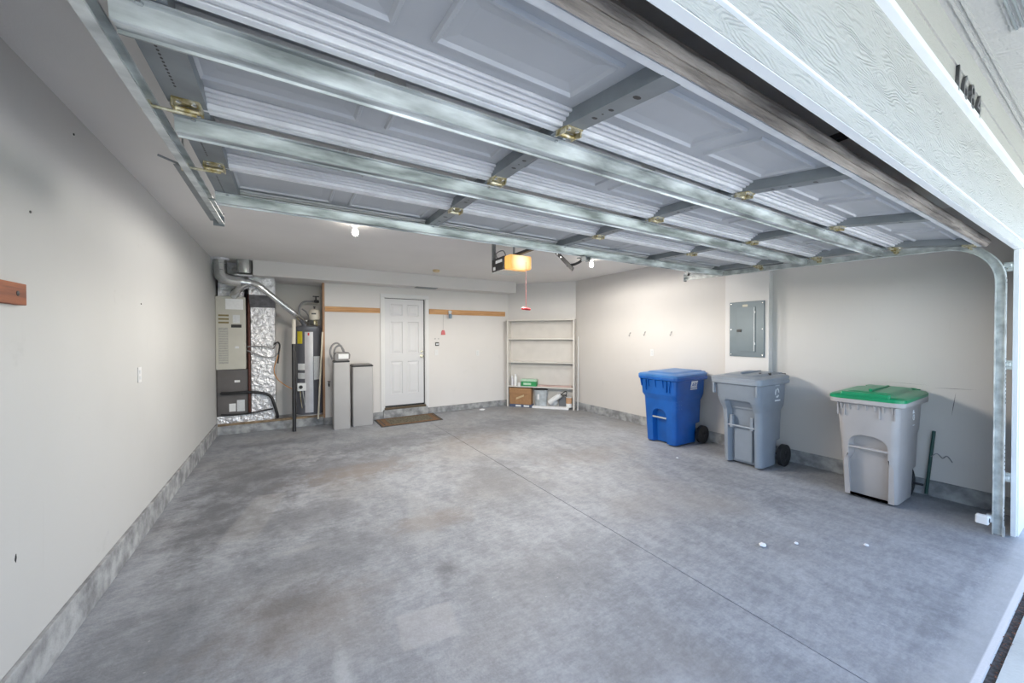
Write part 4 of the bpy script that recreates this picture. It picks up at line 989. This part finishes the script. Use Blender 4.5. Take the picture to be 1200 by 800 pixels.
    t.part('lift_bar', MB().tube([(xb+.012, -nz[1]-.02, zb), (xb+.012, nz[1]+.02, zb)], .012, 10), GALVL if kind == 'blue' else body_m, smooth=True)
    if kind == 'grey':
        for y in (-.115, .115): t.part('bar_block', MB().box(xb+.004, xb+.05, y-.018, y+.018, zb-.03, zb+.12), body_m, body, bevel=.005)
        t.part('inner_panel', MB().box(xb+.040, xb+.085, -.12, .12, zb+.20, zb+.23), body_m, body, bevel=.008)
        t.part('step_panel', MB().box(xb+.052, xb+.08, -.10, .10, .05, zb-.03), body_m, body, bevel=.008)
    # wheels and axle
    wx = bx_-.125; wr = .125; wi = .09 if kind == 'taupe' else .0
    t.part('axle', MB().tube([(wx, -hw+.02, wr), (wx, hw-.02, wr)], .011, 8), DARK)
    for s in (-1, 1):
        c = (wx, s*(hw-.035-wi), wr)
        wh = t.part('wheel', MB().lathe(c, [(.02, -.03), (.10, -.03), (wr, -.022), (wr, .022), (.10, .03), (.02, .03)], 28, 'y'), TYRE, smooth=True)
        q = MB()
        for k in range(6):
            a = k*PI/3; p = (c[0]+.055*math.cos(a), c[1]+s*.031, c[2]+.055*math.sin(a))
            q.lathe(p, [(.017, -.003), (.019, .0), (.013, .004)], 8, 'y')
        t.part('hub', q.lathe((c[0], c[1]+s*.03, c[2]), [(.028, -.004), (.026, .008*s), (.005, .010*s)], 14, 'y'), DARK, wh)
    return t, body, zt
def place_text(t, body, txt, size, x, y, z, m, rot=0.0, shear=0, name='lettering'):
    """flat lettering on the -y flank of a bin"""
    me = text_mesh(txt, size, .0012, name); me.materials.append(m)
    if shear: me.transform(Matrix(((1, shear, 0, 0), (0, 1, 0, 0), (0, 0, 1, 0), (0, 0, 0, 1))))
    o = bpy.data.objects.new(name, me); C.objects.link(o); o.parent = t.o; o.location = (x, y, z); o.rotation_euler = (R(90), rot, 0)
    return o
INK = mat('white_print', (.8, .82, .84), .5, 0, .03, 40)
BIN = {}
tb, bb, zt = make_bin('blue', 'bright blue wheeled bin, farthest of the three by the right wall', 'bin', (4.77, 3.47, 0), 0, .66, .76, 1.03, BLUE, BLUEL)
yy = -.33+.03+.010
q = MB().prism([(-.015, .80), (.125, .80), (.15, .89), (.01, .89)], yy-.006, yy-.003); tb.part('logo_patch', q, INK)
tb.part('logo_bar', MB().box(-.02, .13, yy-.006, yy-.003, .775, .788), INK)
place_text(tb, bb, 'ARS', .075, .005, yy-.0065, .815, BLUE, 0, .35)
place_text(tb, bb, 'RECYCLE', .03, .14, yy-.004, .93, INK)
q = MB()
for i in range(3):
    for j in range(5): q.lathe((-.27+i*.05, -.262, .52+j*.05), [(.008, 0), (.001, -.003)], 8, 'y')
tb.part('grip_dots', q, BLUEL)
tg, bg_, zt = make_bin('grey', 'blue-grey wheeled bin below the electrical panel, middle of three', 'bin', (4.71, 2.38, 0), 0, .58, .72, 1.09, GREY, GREY)
yy = -.29+.03+.015
# round arrow emblem with a bar below
q = MB()
for a0 in (0, 120, 240):
    pts = []
    for k in range(7): a = R(a0+k*14); pts.append((.09+.045*math.cos(a), .86+.055*math.sin(a)))
    for k in range(6, -1, -1): a = R(a0+k*14); pts.append((.09+.03*math.cos(a), .86+.037*math.sin(a)))
    q.prism(pts, yy-.006, yy-.003)
tg.part('emblem', q, INK); tg.part('emblem_bar', MB().box(.04, .16, yy-.006, yy-.003, .765, .782), INK)
place_text(tg, bg_, 'TRASH', .035, .04, yy-.005, .94, INK)
tt, bt, zt = make_bin('taupe', 'taupe wheeled bin with a green lid, nearest the opening', 'bin', (4.795, 1.27, 0), 0, .53, .76, 1.015, TAUPE, GREEN)
yy = -.265+.03+.03
place_text(tt, bt, '1 OP', .075, .10, yy-.012, .68, INK, R(-90))
place_text(tt, bt, '3', .06, .20, yy-.020, .88, INK, R(-90))
# rod behind the taupe bin
t = Thing('garden_tool_handle', 'short dark green rod sticking up behind the taupe bin', 'rod', (5.16, .97, .0))
t.part('rod', MB().tube([(5.16, 1.03, .02), (5.165, .985, .62)], .012, 8), mat('dark_green_rod', (.02, .07, .06), .5), smooth=True)
t.part('twine', MB().tube(curve([(5.15, 1.0, .38), (5.14, .96, .42), (5.16, .93, .38), (5.15, .90, .41), (5.16, .87, .36)], 4), .004, 6), GREYW, smooth=True)
